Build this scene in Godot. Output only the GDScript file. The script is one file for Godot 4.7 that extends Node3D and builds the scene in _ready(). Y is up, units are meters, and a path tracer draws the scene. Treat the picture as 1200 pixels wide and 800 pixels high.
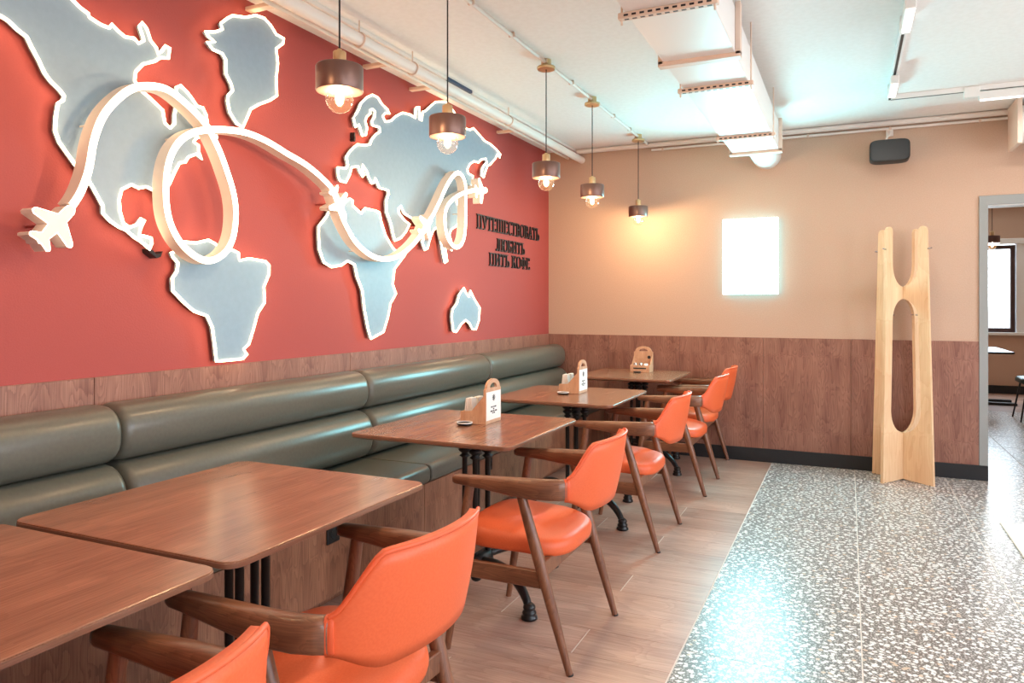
extends Node3D
# A cafe corner: banquette, five tables, six armchairs, a neon world map on a red wall, light box, coat stand, doorway to a second room.
# The left wall is x = 0, the back wall z = BACK; y is up, metres.

const BACK = -6.47
const TOP = 2.77
const NORTH_AMERICA_OUTLINE = [-1.735, 2.426, -1.655, 2.471, -1.538, 2.490, -1.381, 2.449, -1.263, 2.325, -1.218, 2.230, -1.285, 2.190, -1.381, 2.264, -1.484, 2.279, -1.512, 2.271, -1.541, 2.251, -1.571, 2.238, -1.588, 2.206, -1.611, 2.171, -1.632, 2.131, -1.656, 2.106, -1.685, 2.087, -1.702, 2.070, -1.699, 2.054, -1.680, 2.038, -1.672, 1.990, -1.669, 1.938, -1.685, 1.899, -1.713, 1.866, -1.741, 1.833, -1.763, 1.810, -1.795, 1.782, -1.822, 1.741, -1.852, 1.694, -1.853, 1.665, -1.882, 1.639, -1.920, 1.619, -1.952, 1.610, -1.985, 1.586, -2.017, 1.571, -2.039, 1.556, -2.054, 1.543, -2.066, 1.568, -2.063, 1.590, -2.039, 1.594, -2.008, 1.598, -2.015, 1.626, -2.032, 1.659, -2.015, 1.663, -1.998, 1.638, -1.964, 1.624, -1.938, 1.638, -1.924, 1.680, -1.920, 1.725, -1.931, 1.766, -1.974, 1.792, -2.006, 1.782, -2.041, 1.793, -2.082, 1.781, -2.105, 1.742, -2.121, 1.752, -2.125, 1.787, -2.150, 1.821, -2.175, 1.873, -2.199, 1.916, -2.229, 1.925, -2.245, 1.950, -2.288, 1.971, -2.316, 1.954, -2.299, 1.986, -2.299, 2.011, -2.272, 2.021, -2.292, 2.043, -2.340, 2.059, -2.390, 2.050, -2.400, 2.066, -2.390, 2.087, -2.349, 2.111, -2.340, 2.154, -2.322, 2.180, -2.290, 2.179, -2.267, 2.203, -2.240, 2.225, -2.205, 2.245, -2.184, 2.232, -2.188, 2.176, -2.175, 2.115, -2.175, 2.078, -2.154, 2.054, -2.129, 2.067, -2.121, 2.099, -2.119, 2.118, -2.052, 2.156, -2.012, 2.175, -1.988, 2.204, -1.992, 2.240, -2.025, 2.280, -2.080, 2.308, -2.105, 2.331, -2.145, 2.340, -2.152, 2.386, -2.130, 2.388, -2.113, 2.361, -2.094, 2.343, -2.088, 2.365, -2.060, 2.386, -2.042, 2.429, -2.021, 2.445, -2.008, 2.426, -2.021, 2.398, -2.029, 2.376, -2.005, 2.357, -1.985, 2.371, -1.946, 2.363, -1.914, 2.376, -1.889, 2.393, -1.879, 2.375, -1.846, 2.375, -1.798, 2.387, -1.795, 2.399, -1.763, 2.409]
const GREENLAND_OUTLINE = [-2.336, 2.516, -2.393, 2.535, -2.432, 2.560, -2.422, 2.583, -2.461, 2.620, -2.492, 2.643, -2.570, 2.663, -2.634, 2.696, -2.690, 2.702, -2.736, 2.681, -2.771, 2.651, -2.825, 2.648, -2.819, 2.621, -2.771, 2.580, -2.783, 2.512, -2.771, 2.433, -2.777, 2.350, -2.724, 2.312, -2.657, 2.278, -2.602, 2.241, -2.575, 2.186, -2.554, 2.145, -2.517, 2.153, -2.476, 2.194, -2.461, 2.245, -2.466, 2.273, -2.492, 2.300, -2.482, 2.328, -2.451, 2.366, -2.451, 2.428, -2.432, 2.449, -2.378, 2.451, -2.345, 2.474, -2.388, 2.488, -2.350, 2.502]
const SOUTH_AMERICA_OUTLINE = [-2.157, 1.535, -2.192, 1.549, -2.227, 1.588, -2.285, 1.587, -2.352, 1.605, -2.392, 1.591, -2.432, 1.566, -2.492, 1.571, -2.528, 1.559, -2.533, 1.525, -2.591, 1.538, -2.696, 1.531, -2.724, 1.513, -2.723, 1.469, -2.689, 1.408, -2.693, 1.330, -2.649, 1.282, -2.617, 1.196, -2.591, 1.136, -2.559, 1.113, -2.580, 1.088, -2.554, 1.068, -2.397, 1.067, -2.386, 1.149, -2.373, 1.222, -2.345, 1.271, -2.276, 1.291, -2.223, 1.329, -2.167, 1.377, -2.163, 1.430, -2.187, 1.461, -2.192, 1.496, -2.167, 1.519]
const EURASIA_OUTLINE = [-3.388, 2.383, -3.408, 2.334, -3.440, 2.356, -3.472, 2.299, -3.505, 2.311, -3.518, 2.354, -3.501, 2.390, -3.513, 2.418, -3.551, 2.447, -3.547, 2.466, -3.572, 2.477, -3.598, 2.468, -3.590, 2.435, -3.564, 2.404, -3.572, 2.381, -3.642, 2.386, -3.650, 2.362, -3.607, 2.338, -3.564, 2.298, -3.547, 2.265, -3.497, 2.250, -3.424, 2.240, -3.376, 2.206, -3.345, 2.176, -3.322, 2.148, -3.337, 2.107, -3.322, 2.086, -3.247, 2.078, -3.253, 2.028, -3.269, 2.006, -3.318, 2.005, -3.353, 2.052, -3.372, 2.099, -3.432, 2.114, -3.448, 2.087, -3.476, 2.062, -3.493, 2.075, -3.468, 2.106, -3.472, 2.131, -3.509, 2.105, -3.539, 2.062, -3.564, 2.036, -3.585, 2.044, -3.598, 2.072, -3.642, 2.020, -3.731, 2.021, -3.738, 2.002, -3.711, 1.952, -3.717, 1.882, -3.759, 1.824, -3.786, 1.756, -3.805, 1.717, -3.872, 1.739, -3.930, 1.784, -3.975, 1.838, -3.915, 1.856, -3.857, 1.890, -3.843, 1.921, -3.872, 1.940, -3.915, 1.897, -4.020, 1.873, -4.072, 1.834, -4.114, 1.753, -4.157, 1.683, -4.195, 1.697, -4.222, 1.762, -4.267, 1.824, -4.335, 1.862, -4.346, 1.813, -4.375, 1.739, -4.398, 1.670, -4.422, 1.612, -4.458, 1.626, -4.440, 1.684, -4.422, 1.737, -4.452, 1.781, -4.488, 1.724, -4.519, 1.705, -4.525, 1.751, -4.488, 1.814, -4.512, 1.853, -4.587, 1.884, -4.625, 1.925, -4.638, 1.982, -4.625, 2.023, -4.587, 2.056, -4.618, 2.084, -4.715, 2.128, -4.795, 2.165, -4.822, 2.207, -4.843, 2.287, -4.768, 2.294, -4.755, 2.323, -4.795, 2.368, -4.863, 2.399, -4.933, 2.402, -4.976, 2.432, -5.063, 2.455, -5.078, 2.431, -5.026, 2.399, -4.993, 2.363, -4.987, 2.310, -5.019, 2.302, -5.055, 2.361, -5.085, 2.402, -5.130, 2.420, -5.224, 2.484, -5.260, 2.527, -5.308, 2.510, -5.323, 2.537, -5.229, 2.567, -5.137, 2.585, -5.033, 2.590, -4.933, 2.622, -4.849, 2.647, -4.795, 2.622, -4.715, 2.617, -4.625, 2.665, -4.525, 2.709, -4.428, 2.739, -4.297, 2.704, -4.233, 2.661, -4.164, 2.610, -4.130, 2.596, -4.119, 2.537, -4.088, 2.541, -4.088, 2.619, -4.046, 2.603, -4.041, 2.535, -3.980, 2.543, -3.891, 2.533, -3.814, 2.493, -3.765, 2.455, -3.704, 2.433, -3.674, 2.460, -3.704, 2.485, -3.749, 2.494, -3.731, 2.512, -3.668, 2.531, -3.624, 2.561, -3.572, 2.563, -3.513, 2.532, -3.456, 2.483, -3.432, 2.438]
const AFRICA_OUTLINE = [-3.158, 1.802, -3.181, 1.839, -3.239, 1.870, -3.295, 1.881, -3.353, 1.920, -3.382, 1.912, -3.382, 1.883, -3.462, 1.848, -3.497, 1.883, -3.607, 1.880, -3.642, 1.875, -3.664, 1.814, -3.708, 1.741, -3.766, 1.685, -3.805, 1.659, -3.872, 1.661, -3.960, 1.681, -3.910, 1.628, -3.872, 1.599, -3.802, 1.542, -3.784, 1.447, -3.819, 1.389, -3.759, 1.330, -3.731, 1.243, -3.684, 1.155, -3.604, 1.133, -3.555, 1.119, -3.526, 1.182, -3.489, 1.302, -3.472, 1.402, -3.421, 1.481, -3.400, 1.549, -3.335, 1.566, -3.276, 1.538, -3.195, 1.525, -3.131, 1.547, -3.094, 1.612, -3.088, 1.687, -3.088, 1.737, -3.123, 1.769]
const AUSTRALIA_OUTLINE = [-4.658, 1.413, -4.702, 1.445, -4.742, 1.402, -4.779, 1.378, -4.803, 1.425, -4.863, 1.367, -4.956, 1.296, -4.943, 1.203, -4.891, 1.133, -4.836, 1.135, -4.791, 1.180, -4.728, 1.207, -4.658, 1.177, -4.587, 1.124, -4.542, 1.131, -4.520, 1.231, -4.531, 1.287, -4.599, 1.332, -4.625, 1.388]
const ROUTE_LINE = [-1.661, 1.665, -1.691, 1.711, -1.718, 1.783, -1.730, 1.839, -1.737, 1.888, -1.753, 1.945, -1.776, 2.001, -1.814, 2.057, -1.866, 2.112, -1.909, 2.143, -1.955, 2.161, -2.014, 2.174, -2.070, 2.171, -2.144, 2.139, -2.194, 2.112, -2.244, 2.077, -2.284, 2.028, -2.325, 1.967, -2.360, 1.895, -2.392, 1.822, -2.409, 1.738, -2.401, 1.641, -2.372, 1.573, -2.321, 1.526, -2.255, 1.504, -2.191, 1.518, -2.131, 1.556, -2.092, 1.598, -2.062, 1.653, -2.048, 1.713, -2.045, 1.789, -2.052, 1.861, -2.073, 1.925, -2.109, 1.979, -2.160, 2.020, -2.229, 2.051, -2.308, 2.071, -2.392, 2.086, -2.479, 2.092, -2.572, 2.084, -2.657, 2.067, -2.738, 2.046, -2.810, 2.032, -2.885, 2.012, -2.963, 1.982, -3.033, 1.949, -3.071, 1.923, -3.113, 1.848, -3.160, 1.774, -3.206, 1.721, -3.260, 1.668, -3.349, 1.621, -3.440, 1.592, -3.534, 1.585, -3.646, 1.599, -3.747, 1.636, -3.885, 1.715, -3.996, 1.816, -4.089, 1.904, -4.184, 2.015, -4.280, 2.137, -4.386, 2.222, -4.459, 2.234, -4.526, 2.186, -4.538, 2.091, -4.534, 1.964, -4.526, 1.826, -4.472, 1.738, -4.386, 1.713, -4.304, 1.748, -4.253, 1.812, -4.239, 1.902, -4.263, 1.974, -4.345, 2.036, -4.472, 2.094, -4.604, 2.132, -4.697, 2.154]

# ---------------------------------------------------------------- mesh builder
class MB:
	var v := PackedVector3Array()
	var g := PackedInt32Array()
	var group := 0

	func tri(a: Vector3, b: Vector3, c: Vector3, s: int) -> void:
		v.push_back(a); v.push_back(b); v.push_back(c); g.push_back(s)

	func quad(a: Vector3, b: Vector3, c: Vector3, d: Vector3, s: int) -> void:
		tri(a, b, c, s); tri(a, c, d, s)

	# turns the triangles from the given one on so that they face outwards
	func fix(from: int) -> void:
		var vol := 0.0
		var mid := v[from * 3]
		for i in range(from, g.size()):
			vol += (v[i * 3] - mid).dot((v[i * 3 + 1] - mid).cross(v[i * 3 + 2] - mid))
		if vol > 0.0:
			for i in range(from, g.size()):
				var t := v[i * 3 + 1]
				v[i * 3 + 1] = v[i * 3 + 2]
				v[i * 3 + 2] = t

	func box(c: Vector3, size: Vector3, ch := 0.0, b := Basis.IDENTITY) -> MB:
		var from := g.size()
		var h := size * 0.5
		ch = minf(ch, minf(h.x, minf(h.y, h.z)) * 0.9)
		if ch <= 0.0:
			var p := []
			for i in 8:
				p.append(c + b * Vector3(h.x * (1 if i & 1 else -1), h.y * (1 if i & 2 else -1), h.z * (1 if i & 4 else -1)))
			for q in [[0, 1, 3, 2], [4, 6, 7, 5], [0, 4, 5, 1], [2, 3, 7, 6], [0, 2, 6, 4], [1, 5, 7, 3]]:
				quad(p[q[0]], p[q[1]], p[q[2]], p[q[3]], -1)
			fix(from)
			return self
		var at := func(i: int, axis: int) -> Vector3:
			var k := Vector3(1 if i & 1 else -1, 1 if i & 2 else -1, 1 if i & 4 else -1)
			var e := h - Vector3(ch, ch, ch)
			e[axis] = h[axis]
			return c + b * (k * e)
		for axis in 3:
			var u := 1 << ((axis + 1) % 3)
			var w := 1 << ((axis + 2) % 3)
			var a := 1 << axis
			for s in [0, a]:
				_out(c, [at.call(s, axis), at.call(s | u, axis), at.call(s | u | w, axis), at.call(s | w, axis)])
			var ua := (axis + 1) % 3
			var wa := (axis + 2) % 3
			for s in [0, u, w, u | w]:
				_out(c, [at.call(s, ua), at.call(s | a, ua), at.call(s | a, wa), at.call(s, wa)])
		for i in 8:
			_out(c, [at.call(i, 0), at.call(i, 1), at.call(i, 2)])
		return self

	func _out(c: Vector3, p: Array) -> void:
		var n: Vector3 = (p[1] - p[0]).cross(p[2] - p[0])
		if n.dot(p[0] - c) > 0.0:
			p.reverse()
		for i in range(1, p.size() - 1):
			tri(p[0], p[i], p[i + 1], -1)

	# rings of the same number of points, joined; ends closed by fans
	func loft(rings: Array, caps := true, closed := false, flat_caps := true, hard := false) -> MB:
		var from := g.size()
		group += 1
		var n: int = rings[0].size()
		var m := rings.size()
		for i in (m if closed else m - 1):
			if hard:
				group += 1
			var a: PackedVector3Array = rings[i]
			var b: PackedVector3Array = rings[(i + 1) % m]
			for k in n:
				var l := (k + 1) % n
				if a[k].distance_squared_to(a[l]) > 1e-14:
					tri(a[k], a[l], b[l], group)
				if b[k].distance_squared_to(b[l]) > 1e-14:
					tri(a[k], b[l], b[k], group)
		if caps and not closed:
			var s := -1 if flat_caps else group
			for e in 2:
				var r: PackedVector3Array = rings[0] if e == 0 else rings[m - 1]
				var c := Vector3.ZERO
				for p in r:
					c += p
				c /= n
				for k in n:
					if e == 0:
						tri(c, r[(k + 1) % n], r[k], s)
					else:
						tri(c, r[k], r[(k + 1) % n], s)
		fix(from)
		return self

	func tube(pts: PackedVector3Array, radii, n := 10, closed := false, turn := 0.0) -> MB:
		var rings := []
		var m := pts.size()
		var side := Vector3.ZERO
		for i in m:
			var d: Vector3
			if closed:
				d = pts[(i + 1) % m] - pts[(i - 1 + m) % m]
			else:
				d = pts[mini(i + 1, m - 1)] - pts[maxi(i - 1, 0)]
			d = d.normalized()
			if side == Vector3.ZERO:
				side = d.cross(Vector3.UP if absf(d.y) < 0.9 else Vector3.RIGHT).normalized()
			side = (side - d * side.dot(d)).normalized()
			var up := d.cross(side)
			var r: float = radii[i] if radii is Array or radii is PackedFloat32Array else radii
			var ring := PackedVector3Array()
			for k in n:
				var t := TAU * k / n + turn
				ring.push_back(pts[i] + (side * cos(t) + up * sin(t)) * r)
			rings.append(ring)
		return loft(rings, true, closed)

	# profile of (radius, height) turned round the y axis at o
	func lathe(prof: Array, n := 20, o := Vector3.ZERO) -> MB:
		var rings := []
		for p in prof:
			var ring := PackedVector3Array()
			for k in n:
				var t := TAU * k / n
				ring.push_back(o + Vector3(p.x * cos(t), p.y, p.x * sin(t)))
			rings.append(ring)
		return loft(rings)

	# a flat outline in the plane (o; u, w), given thickness along t
	func prism(poly: PackedVector2Array, o: Vector3, u: Vector3, w: Vector3, t: Vector3, smooth := false) -> MB:
		var from := g.size()
		var idx := Geometry2D.triangulate_polygon(poly)
		if idx.is_empty():
			print("no triangulation ", poly.size())
		var n := poly.size()
		var ccw := not Geometry2D.is_polygon_clockwise(poly)
		var at := func(p: Vector2) -> Vector3: return o + u * p.x + w * p.y
		var e := 1.0 if u.cross(w).dot(t) > 0.0 else -1.0
		for i in range(0, idx.size(), 3):
			var a: Vector3 = at.call(poly[idx[i]])
			var b: Vector3 = at.call(poly[idx[i + 1]])
			var c: Vector3 = at.call(poly[idx[i + 2]])
			# front faces run clockwise: the face at o + t looks along t
			if (b - a).cross(c - a).dot(t) > 0.0:
				var x := b
				b = c
				c = x
			tri(a + t, b + t, c + t, -1)
			tri(a, c, b, -1)
		group += 1
		for k in n:
			var a: Vector3 = at.call(poly[k])
			var b: Vector3 = at.call(poly[(k + 1) % n])
			var s := group if smooth else -1
			if ccw == (e > 0.0):
				tri(a, b + t, b, s); tri(a, a + t, b + t, s)
			else:
				tri(a, b, b + t, s); tri(a, b + t, a + t, s)
		return self

	func mesh() -> ArrayMesh:
		var st := SurfaceTool.new()
		st.begin(Mesh.PRIMITIVE_TRIANGLES)
		for i in g.size():
			st.set_smooth_group(g[i])
			for k in 3:
				st.add_vertex(v[i * 3 + k])
		st.generate_normals()
		st.index()
		return st.commit()

# ---------------------------------------------------------------- scene helpers
var used := {}
var M := {}

func numbered(called: String) -> String:
	if not used.has(called):
		used[called] = 0
		return called
	used[called] += 1
	return "%s_%03d" % [called, used[called]]

func part(called: String, mb, mat: Material, parent: Node, label := "") -> MeshInstance3D:
	var o := MeshInstance3D.new()
	o.name = called
	o.mesh = mb.mesh() if mb is MB else mb
	o.material_override = mat
	parent.add_child(o, true)
	if label:
		o.set_meta("label", label)
	return o

func thing(called: String, label: String, category: String, at := Vector3.ZERO, group := "") -> Node3D:
	var o := Node3D.new()
	o.name = numbered(called)
	add_child(o, true)
	o.position = at
	tag(o, label, category, group)
	return o

func tag(o: Node, label: String, category := "", group := "") -> void:
	o.set_meta("label", label)
	if category:
		o.set_meta("category", category)
	if group:
		o.set_meta("group", group)

func one(called: String, mb, mat: Material, label: String, category: String, at := Vector3.ZERO, group := "") -> MeshInstance3D:
	var o := part(numbered(called), mb, mat, self)
	o.position = at
	tag(o, label, category, group)
	return o

func setting(called: String, label: String) -> Node3D:
	var o := Node3D.new()
	o.name = called
	add_child(o, true)
	o.set_meta("kind", "structure")
	o.set_meta("label", label)
	return o

func copy(o: Node3D, base: String, at: Vector3, label: String) -> Node3D:
	var c: Node3D = o.duplicate()
	c.name = numbered(base)
	add_child(c, true)
	c.position = at
	c.set_meta("label", label)
	return c

func boxm(c: Vector3, s: Vector3, ch := 0.0) -> MB:
	return MB.new().box(c, s, ch)

func span(a: Vector3, b: Vector3, ch := 0.0) -> MB:
	return MB.new().box((a + b) * 0.5, (b - a).abs(), ch)

func rod(a: Vector3, b: Vector3, r: float, n := 10) -> MB:
	return MB.new().tube(PackedVector3Array([a, b]), r, n)

# ---------------------------------------------------------------- textures and materials
func seamless(kind: int, freq: float, sd: int, w: int, h: int, oct := 3, ret := -1) -> Image:
	var n := FastNoiseLite.new()
	n.noise_type = kind
	n.frequency = freq
	n.seed = sd
	n.fractal_octaves = oct
	n.fractal_type = FastNoiseLite.FRACTAL_FBM if oct > 1 else FastNoiseLite.FRACTAL_NONE
	if ret >= 0:
		n.cellular_return_type = ret
		n.cellular_distance_function = FastNoiseLite.DISTANCE_EUCLIDEAN
		n.cellular_jitter = 1.0
	var im := n.get_seamless_image(w, h)
	im.convert(Image.FORMAT_L8)
	return im

# wood: fibres and growth rings, grain along v (or along u)
func wood_image(dark: Color, light: Color, sd: int, along_u := false, rings := 5.0, ring_share := 0.35) -> ImageTexture:
	var S := 512
	var fine := seamless(FastNoiseLite.TYPE_SIMPLEX, 0.2, sd, S, 10, 3)
	fine.resize(S, S, Image.INTERPOLATE_CUBIC)
	var mid := seamless(FastNoiseLite.TYPE_SIMPLEX, 0.024, sd + 1, 256, 44, 2)
	mid.resize(S, S, Image.INTERPOLATE_CUBIC)
	var broad := seamless(FastNoiseLite.TYPE_SIMPLEX, 0.03, sd + 2, 128, 16, 2)
	broad.resize(S, S, Image.INTERPOLATE_CUBIC)
	var a := fine.get_data()
	var b := mid.get_data()
	var c := broad.get_data()
	var out := PackedByteArray()
	out.resize(S * S * 3)
	for i in S * S:
		var r := fposmod(b[i] / 255.0 * rings + a[i] / 255.0 * 0.12, 1.0)
		r = r * r
		var t := clampf((1.0 - ring_share) * (0.55 * a[i] + 0.45 * c[i]) / 255.0 + ring_share * (1.0 - r), 0.0, 1.0)
		t = clampf((t - 0.5) * 1.35 + 0.5, 0.0, 1.0)
		var k := i
		if along_u:
			k = (i % S) * S + i / S
		out[k * 3] = int(255.0 * lerpf(dark.r, light.r, t))
		out[k * 3 + 1] = int(255.0 * lerpf(dark.g, light.g, t))
		out[k * 3 + 2] = int(255.0 * lerpf(dark.b, light.b, t))
	var im := Image.create_from_data(S, S, false, Image.FORMAT_RGB8, out)
	im.generate_mipmaps()
	return ImageTexture.create_from_image(im)

func terrazzo_image() -> ImageTexture:
	var S := 1024
	var d1 := seamless(FastNoiseLite.TYPE_CELLULAR, 0.055, 11, S, S, 1, FastNoiseLite.RETURN_DISTANCE).get_data()
	var c1 := seamless(FastNoiseLite.TYPE_CELLULAR, 0.055, 11, S, S, 1, FastNoiseLite.RETURN_CELL_VALUE).get_data()
	var d2 := seamless(FastNoiseLite.TYPE_CELLULAR, 0.12, 12, S, S, 1, FastNoiseLite.RETURN_DISTANCE).get_data()
	var n1 := seamless(FastNoiseLite.TYPE_SIMPLEX, 0.09, 13, S, S, 2).get_data()
	var out := PackedByteArray()
	out.resize(S * S * 3)
	for i in S * S:
		var j := (n1[i] - 128) * 0.22
		var base := 96.0 + n1[i] * 0.14
		var col := Vector3(base, base * 0.94, base * 0.90)
		if d2[i] + j < 62.0:
			col = Vector3(206, 202, 198)
		if c1[i] > 60 and d1[i] + j < 78.0:
			var k := c1[i] / 255.0
			col = Vector3(222, 218, 214).lerp(Vector3(250, 248, 246), k)
			if c1[i] > 238:
				col = Vector3(214, 190, 168)
		out[i * 3] = int(col.x)
		out[i * 3 + 1] = int(col.y)
		out[i * 3 + 2] = int(col.z)
	var im := Image.create_from_data(S, S, false, Image.FORMAT_RGB8, out)
	im.generate_mipmaps()
	return ImageTexture.create_from_image(im)

# a plain colour with faint grain of its own
func grain_image(a: Color, b: Color, freq: float, sd: int) -> ImageTexture:
	var S := 256
	var n := seamless(FastNoiseLite.TYPE_SIMPLEX, freq, sd, S, S, 4).get_data()
	var out := PackedByteArray()
	out.resize(S * S * 3)
	for i in S * S:
		var c := a.lerp(b, n[i] / 255.0)
		out[i * 3] = int(c.r * 255.0)
		out[i * 3 + 1] = int(c.g * 255.0)
		out[i * 3 + 2] = int(c.b * 255.0)
	return ImageTexture.create_from_image(Image.create_from_data(S, S, false, Image.FORMAT_RGB8, out))

func height_image(kind: int, freq: float, sd: int) -> ImageTexture:
	return ImageTexture.create_from_image(seamless(kind, freq, sd, 256, 256, 3))

func rgb(r: int, g: int, b: int) -> Color:
	return Color8(r, g, b)

func mat(c: Color, rough := 0.6, metal := 0.0) -> StandardMaterial3D:
	var m := StandardMaterial3D.new()
	m.albedo_color = c
	m.roughness = rough
	m.metallic = metal
	return m

func tex(t: Texture2D, scale: float, rough: float, world := false, tint := Color.WHITE, offset := Vector3.ZERO) -> StandardMaterial3D:
	var m := mat(tint, rough)
	m.albedo_texture = t
	m.uv1_triplanar = true
	m.uv1_world_triplanar = world
	m.uv1_scale = Vector3.ONE * scale
	m.uv1_offset = offset
	m.uv1_triplanar_sharpness = 8.0
	return m

func glow(c: Color, energy: float) -> StandardMaterial3D:
	var m := mat(Color(0.9, 0.88, 0.85), 0.5)
	m.emission_enabled = true
	m.emission = c
	m.emission_energy_multiplier = energy
	return m

func relief(m: StandardMaterial3D, t: Texture2D, cm: float) -> StandardMaterial3D:
	m.heightmap_enabled = true
	m.heightmap_texture = t
	m.heightmap_scale = cm
	return m

func materials() -> void:
	var bump := height_image(FastNoiseLite.TYPE_SIMPLEX, 0.12, 5)
	M.red = relief(tex(grain_image(rgb(160, 68, 64), rgb(172, 79, 74), 0.35, 31), 3.0, 0.75, true), bump, 0.05)
	M.beige = relief(tex(grain_image(rgb(196, 163, 141), rgb(204, 172, 150), 0.2, 32), 1.5, 0.8, true), bump, 0.04)
	M.ceiling = tex(grain_image(rgb(244, 240, 235), rgb(250, 247, 243), 0.08, 33), 1.0, 0.85, true)
	M.wall_wood = tex(wood_image(rgb(112, 70, 58), rgb(170, 122, 104), 41, false, 5.0, 0.3), 1.6, 0.42, true)
	M.bench_wood = tex(wood_image(rgb(108, 68, 50), rgb(164, 116, 90), 44, false, 4.0, 0.3), 1.7, 0.45, true)
	M.table_wood = tex(wood_image(rgb(120, 80, 60), rgb(166, 116, 90), 47, false, 3.0, 0.10), 1.7, 0.25)
	M.table_edge = tex(wood_image(rgb(112, 74, 55), rgb(150, 104, 80), 48, true, 3.0, 0.10), 1.7, 0.3)
	M.chair_wood = tex(wood_image(rgb(92, 54, 37), rgb(146, 96, 68), 51, false, 4.0, 0.25), 3.0, 0.35)
	M.arm_wood = tex(wood_image(rgb(92, 54, 37), rgb(146, 96, 68), 51, true, 4.0, 0.25), 3.0, 0.32)
	var fl := wood_image(rgb(158, 123, 107), rgb(202, 168, 152), 57, true, 4.0, 0.2)
	M.planks = []
	for i in 6:
		var k := 0.94 + 0.02 * i
		M.planks.append(tex(fl, 0.9, 0.34, true, Color(k, k, k), Vector3(0.37 * i, 0, 0.23 * i)))
	M.grout = mat(rgb(226, 216, 208), 0.8)
	M.terrazzo = tex(terrazzo_image(), 0.74, 0.32, true)
	M.orange = relief(tex(grain_image(rgb(224, 94, 48), rgb(231, 104, 58), 0.1, 61), 4.0, 0.48), height_image(FastNoiseLite.TYPE_CELLULAR, 0.12, 6), 0.015)
	M.piping = mat(rgb(228, 94, 52), 0.45)
	M.leather = relief(tex(grain_image(rgb(90, 88, 79), rgb(98, 96, 86), 0.08, 62), 2.0, 0.30, true), height_image(FastNoiseLite.TYPE_CELLULAR, 0.1, 7), 0.012)
	M.black = mat(rgb(24, 24, 26), 0.4)
	M.black_matt = mat(rgb(30, 30, 33), 0.6)
	M.speaker = mat(rgb(16, 20, 22), 0.55)
	M.iron = mat(rgb(20, 20, 22), 0.32)
	M.brass = mat(rgb(226, 196, 150), 0.34, 0.85)
	M.shade = mat(rgb(124, 96, 88), 0.36, 0.6)
	M.shade_in = mat(rgb(245, 232, 210), 0.6)
	M.white = mat(rgb(240, 238, 234), 0.5)
	M.pipe = mat(rgb(236, 226, 218), 0.45)
	M.clip = mat(rgb(226, 200, 182), 0.5)
	M.duct = mat(rgb(238, 234, 230), 0.42)
	M.map = tex(grain_image(rgb(138, 162, 180), rgb(144, 168, 186), 0.05, 63), 1.5, 0.45, true)
	M.side = mat(rgb(226, 216, 206), 0.6)
	M.letters = mat(rgb(34, 30, 34), 0.5)
	M.ply = tex(wood_image(rgb(222, 178, 136), rgb(244, 210, 170), 71, false, 3.0, 0.25), 1.2, 0.5)
	M.caddy = tex(wood_image(rgb(190, 138, 104), rgb(220, 174, 140), 73, false, 3.0, 0.25), 4.0, 0.5)
	M.paper = mat(rgb(240, 234, 226), 0.7)
	M.steel = mat(rgb(200, 200, 202), 0.25, 0.9)
	M.casing = mat(rgb(150, 152, 150), 0.5)
	M.dark_frame = mat(rgb(70, 48, 46), 0.5)
	M.green = mat(rgb(46, 66, 60), 0.45)
	M.red_glass = mat(rgb(150, 28, 24), 0.2)
	M.mat = tex(grain_image(rgb(238, 226, 214), rgb(246, 236, 226), 0.3, 64), 6.0, 0.7)  # off-white with faint grain, for the pale floor rectangle
	M.slot = mat(rgb(44, 62, 92), 0.4)
	var gl := mat(Color(0.95, 0.97, 0.97, 0.06), 0.02)
	gl.transparency = BaseMaterial3D.TRANSPARENCY_ALPHA
	M.glass = gl
	var bg := mat(Color(0.22, 0.19, 0.15, 0.06), 0.05)
	bg.transparency = BaseMaterial3D.TRANSPARENCY_ALPHA
	M.bulb_glass = bg
	M.neon = glow(Color(1.0, 0.84, 0.64), NEON)
	M.route = glow(Color(1.0, 0.9, 0.78), ROUTE)
	M.plane_face = glow(Color(1.0, 0.84, 0.66), 0.12)
	M.filament = glow(Color(1.0, 0.85, 0.62), 9.0)
	M.light_box = glow(Color(0.86, 0.98, 1.0), 3.0)
	M.box_edge = glow(Color(0.30, 0.86, 1.0), 5.0)  # glow added to give the cyan halo round the light box
	M.lamp_face = glow(Color(1.0, 0.97, 0.94), 3.0)

# ---------------------------------------------------------------- light
const NEON = 13.0
const ROUTE = 9.0

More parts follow.
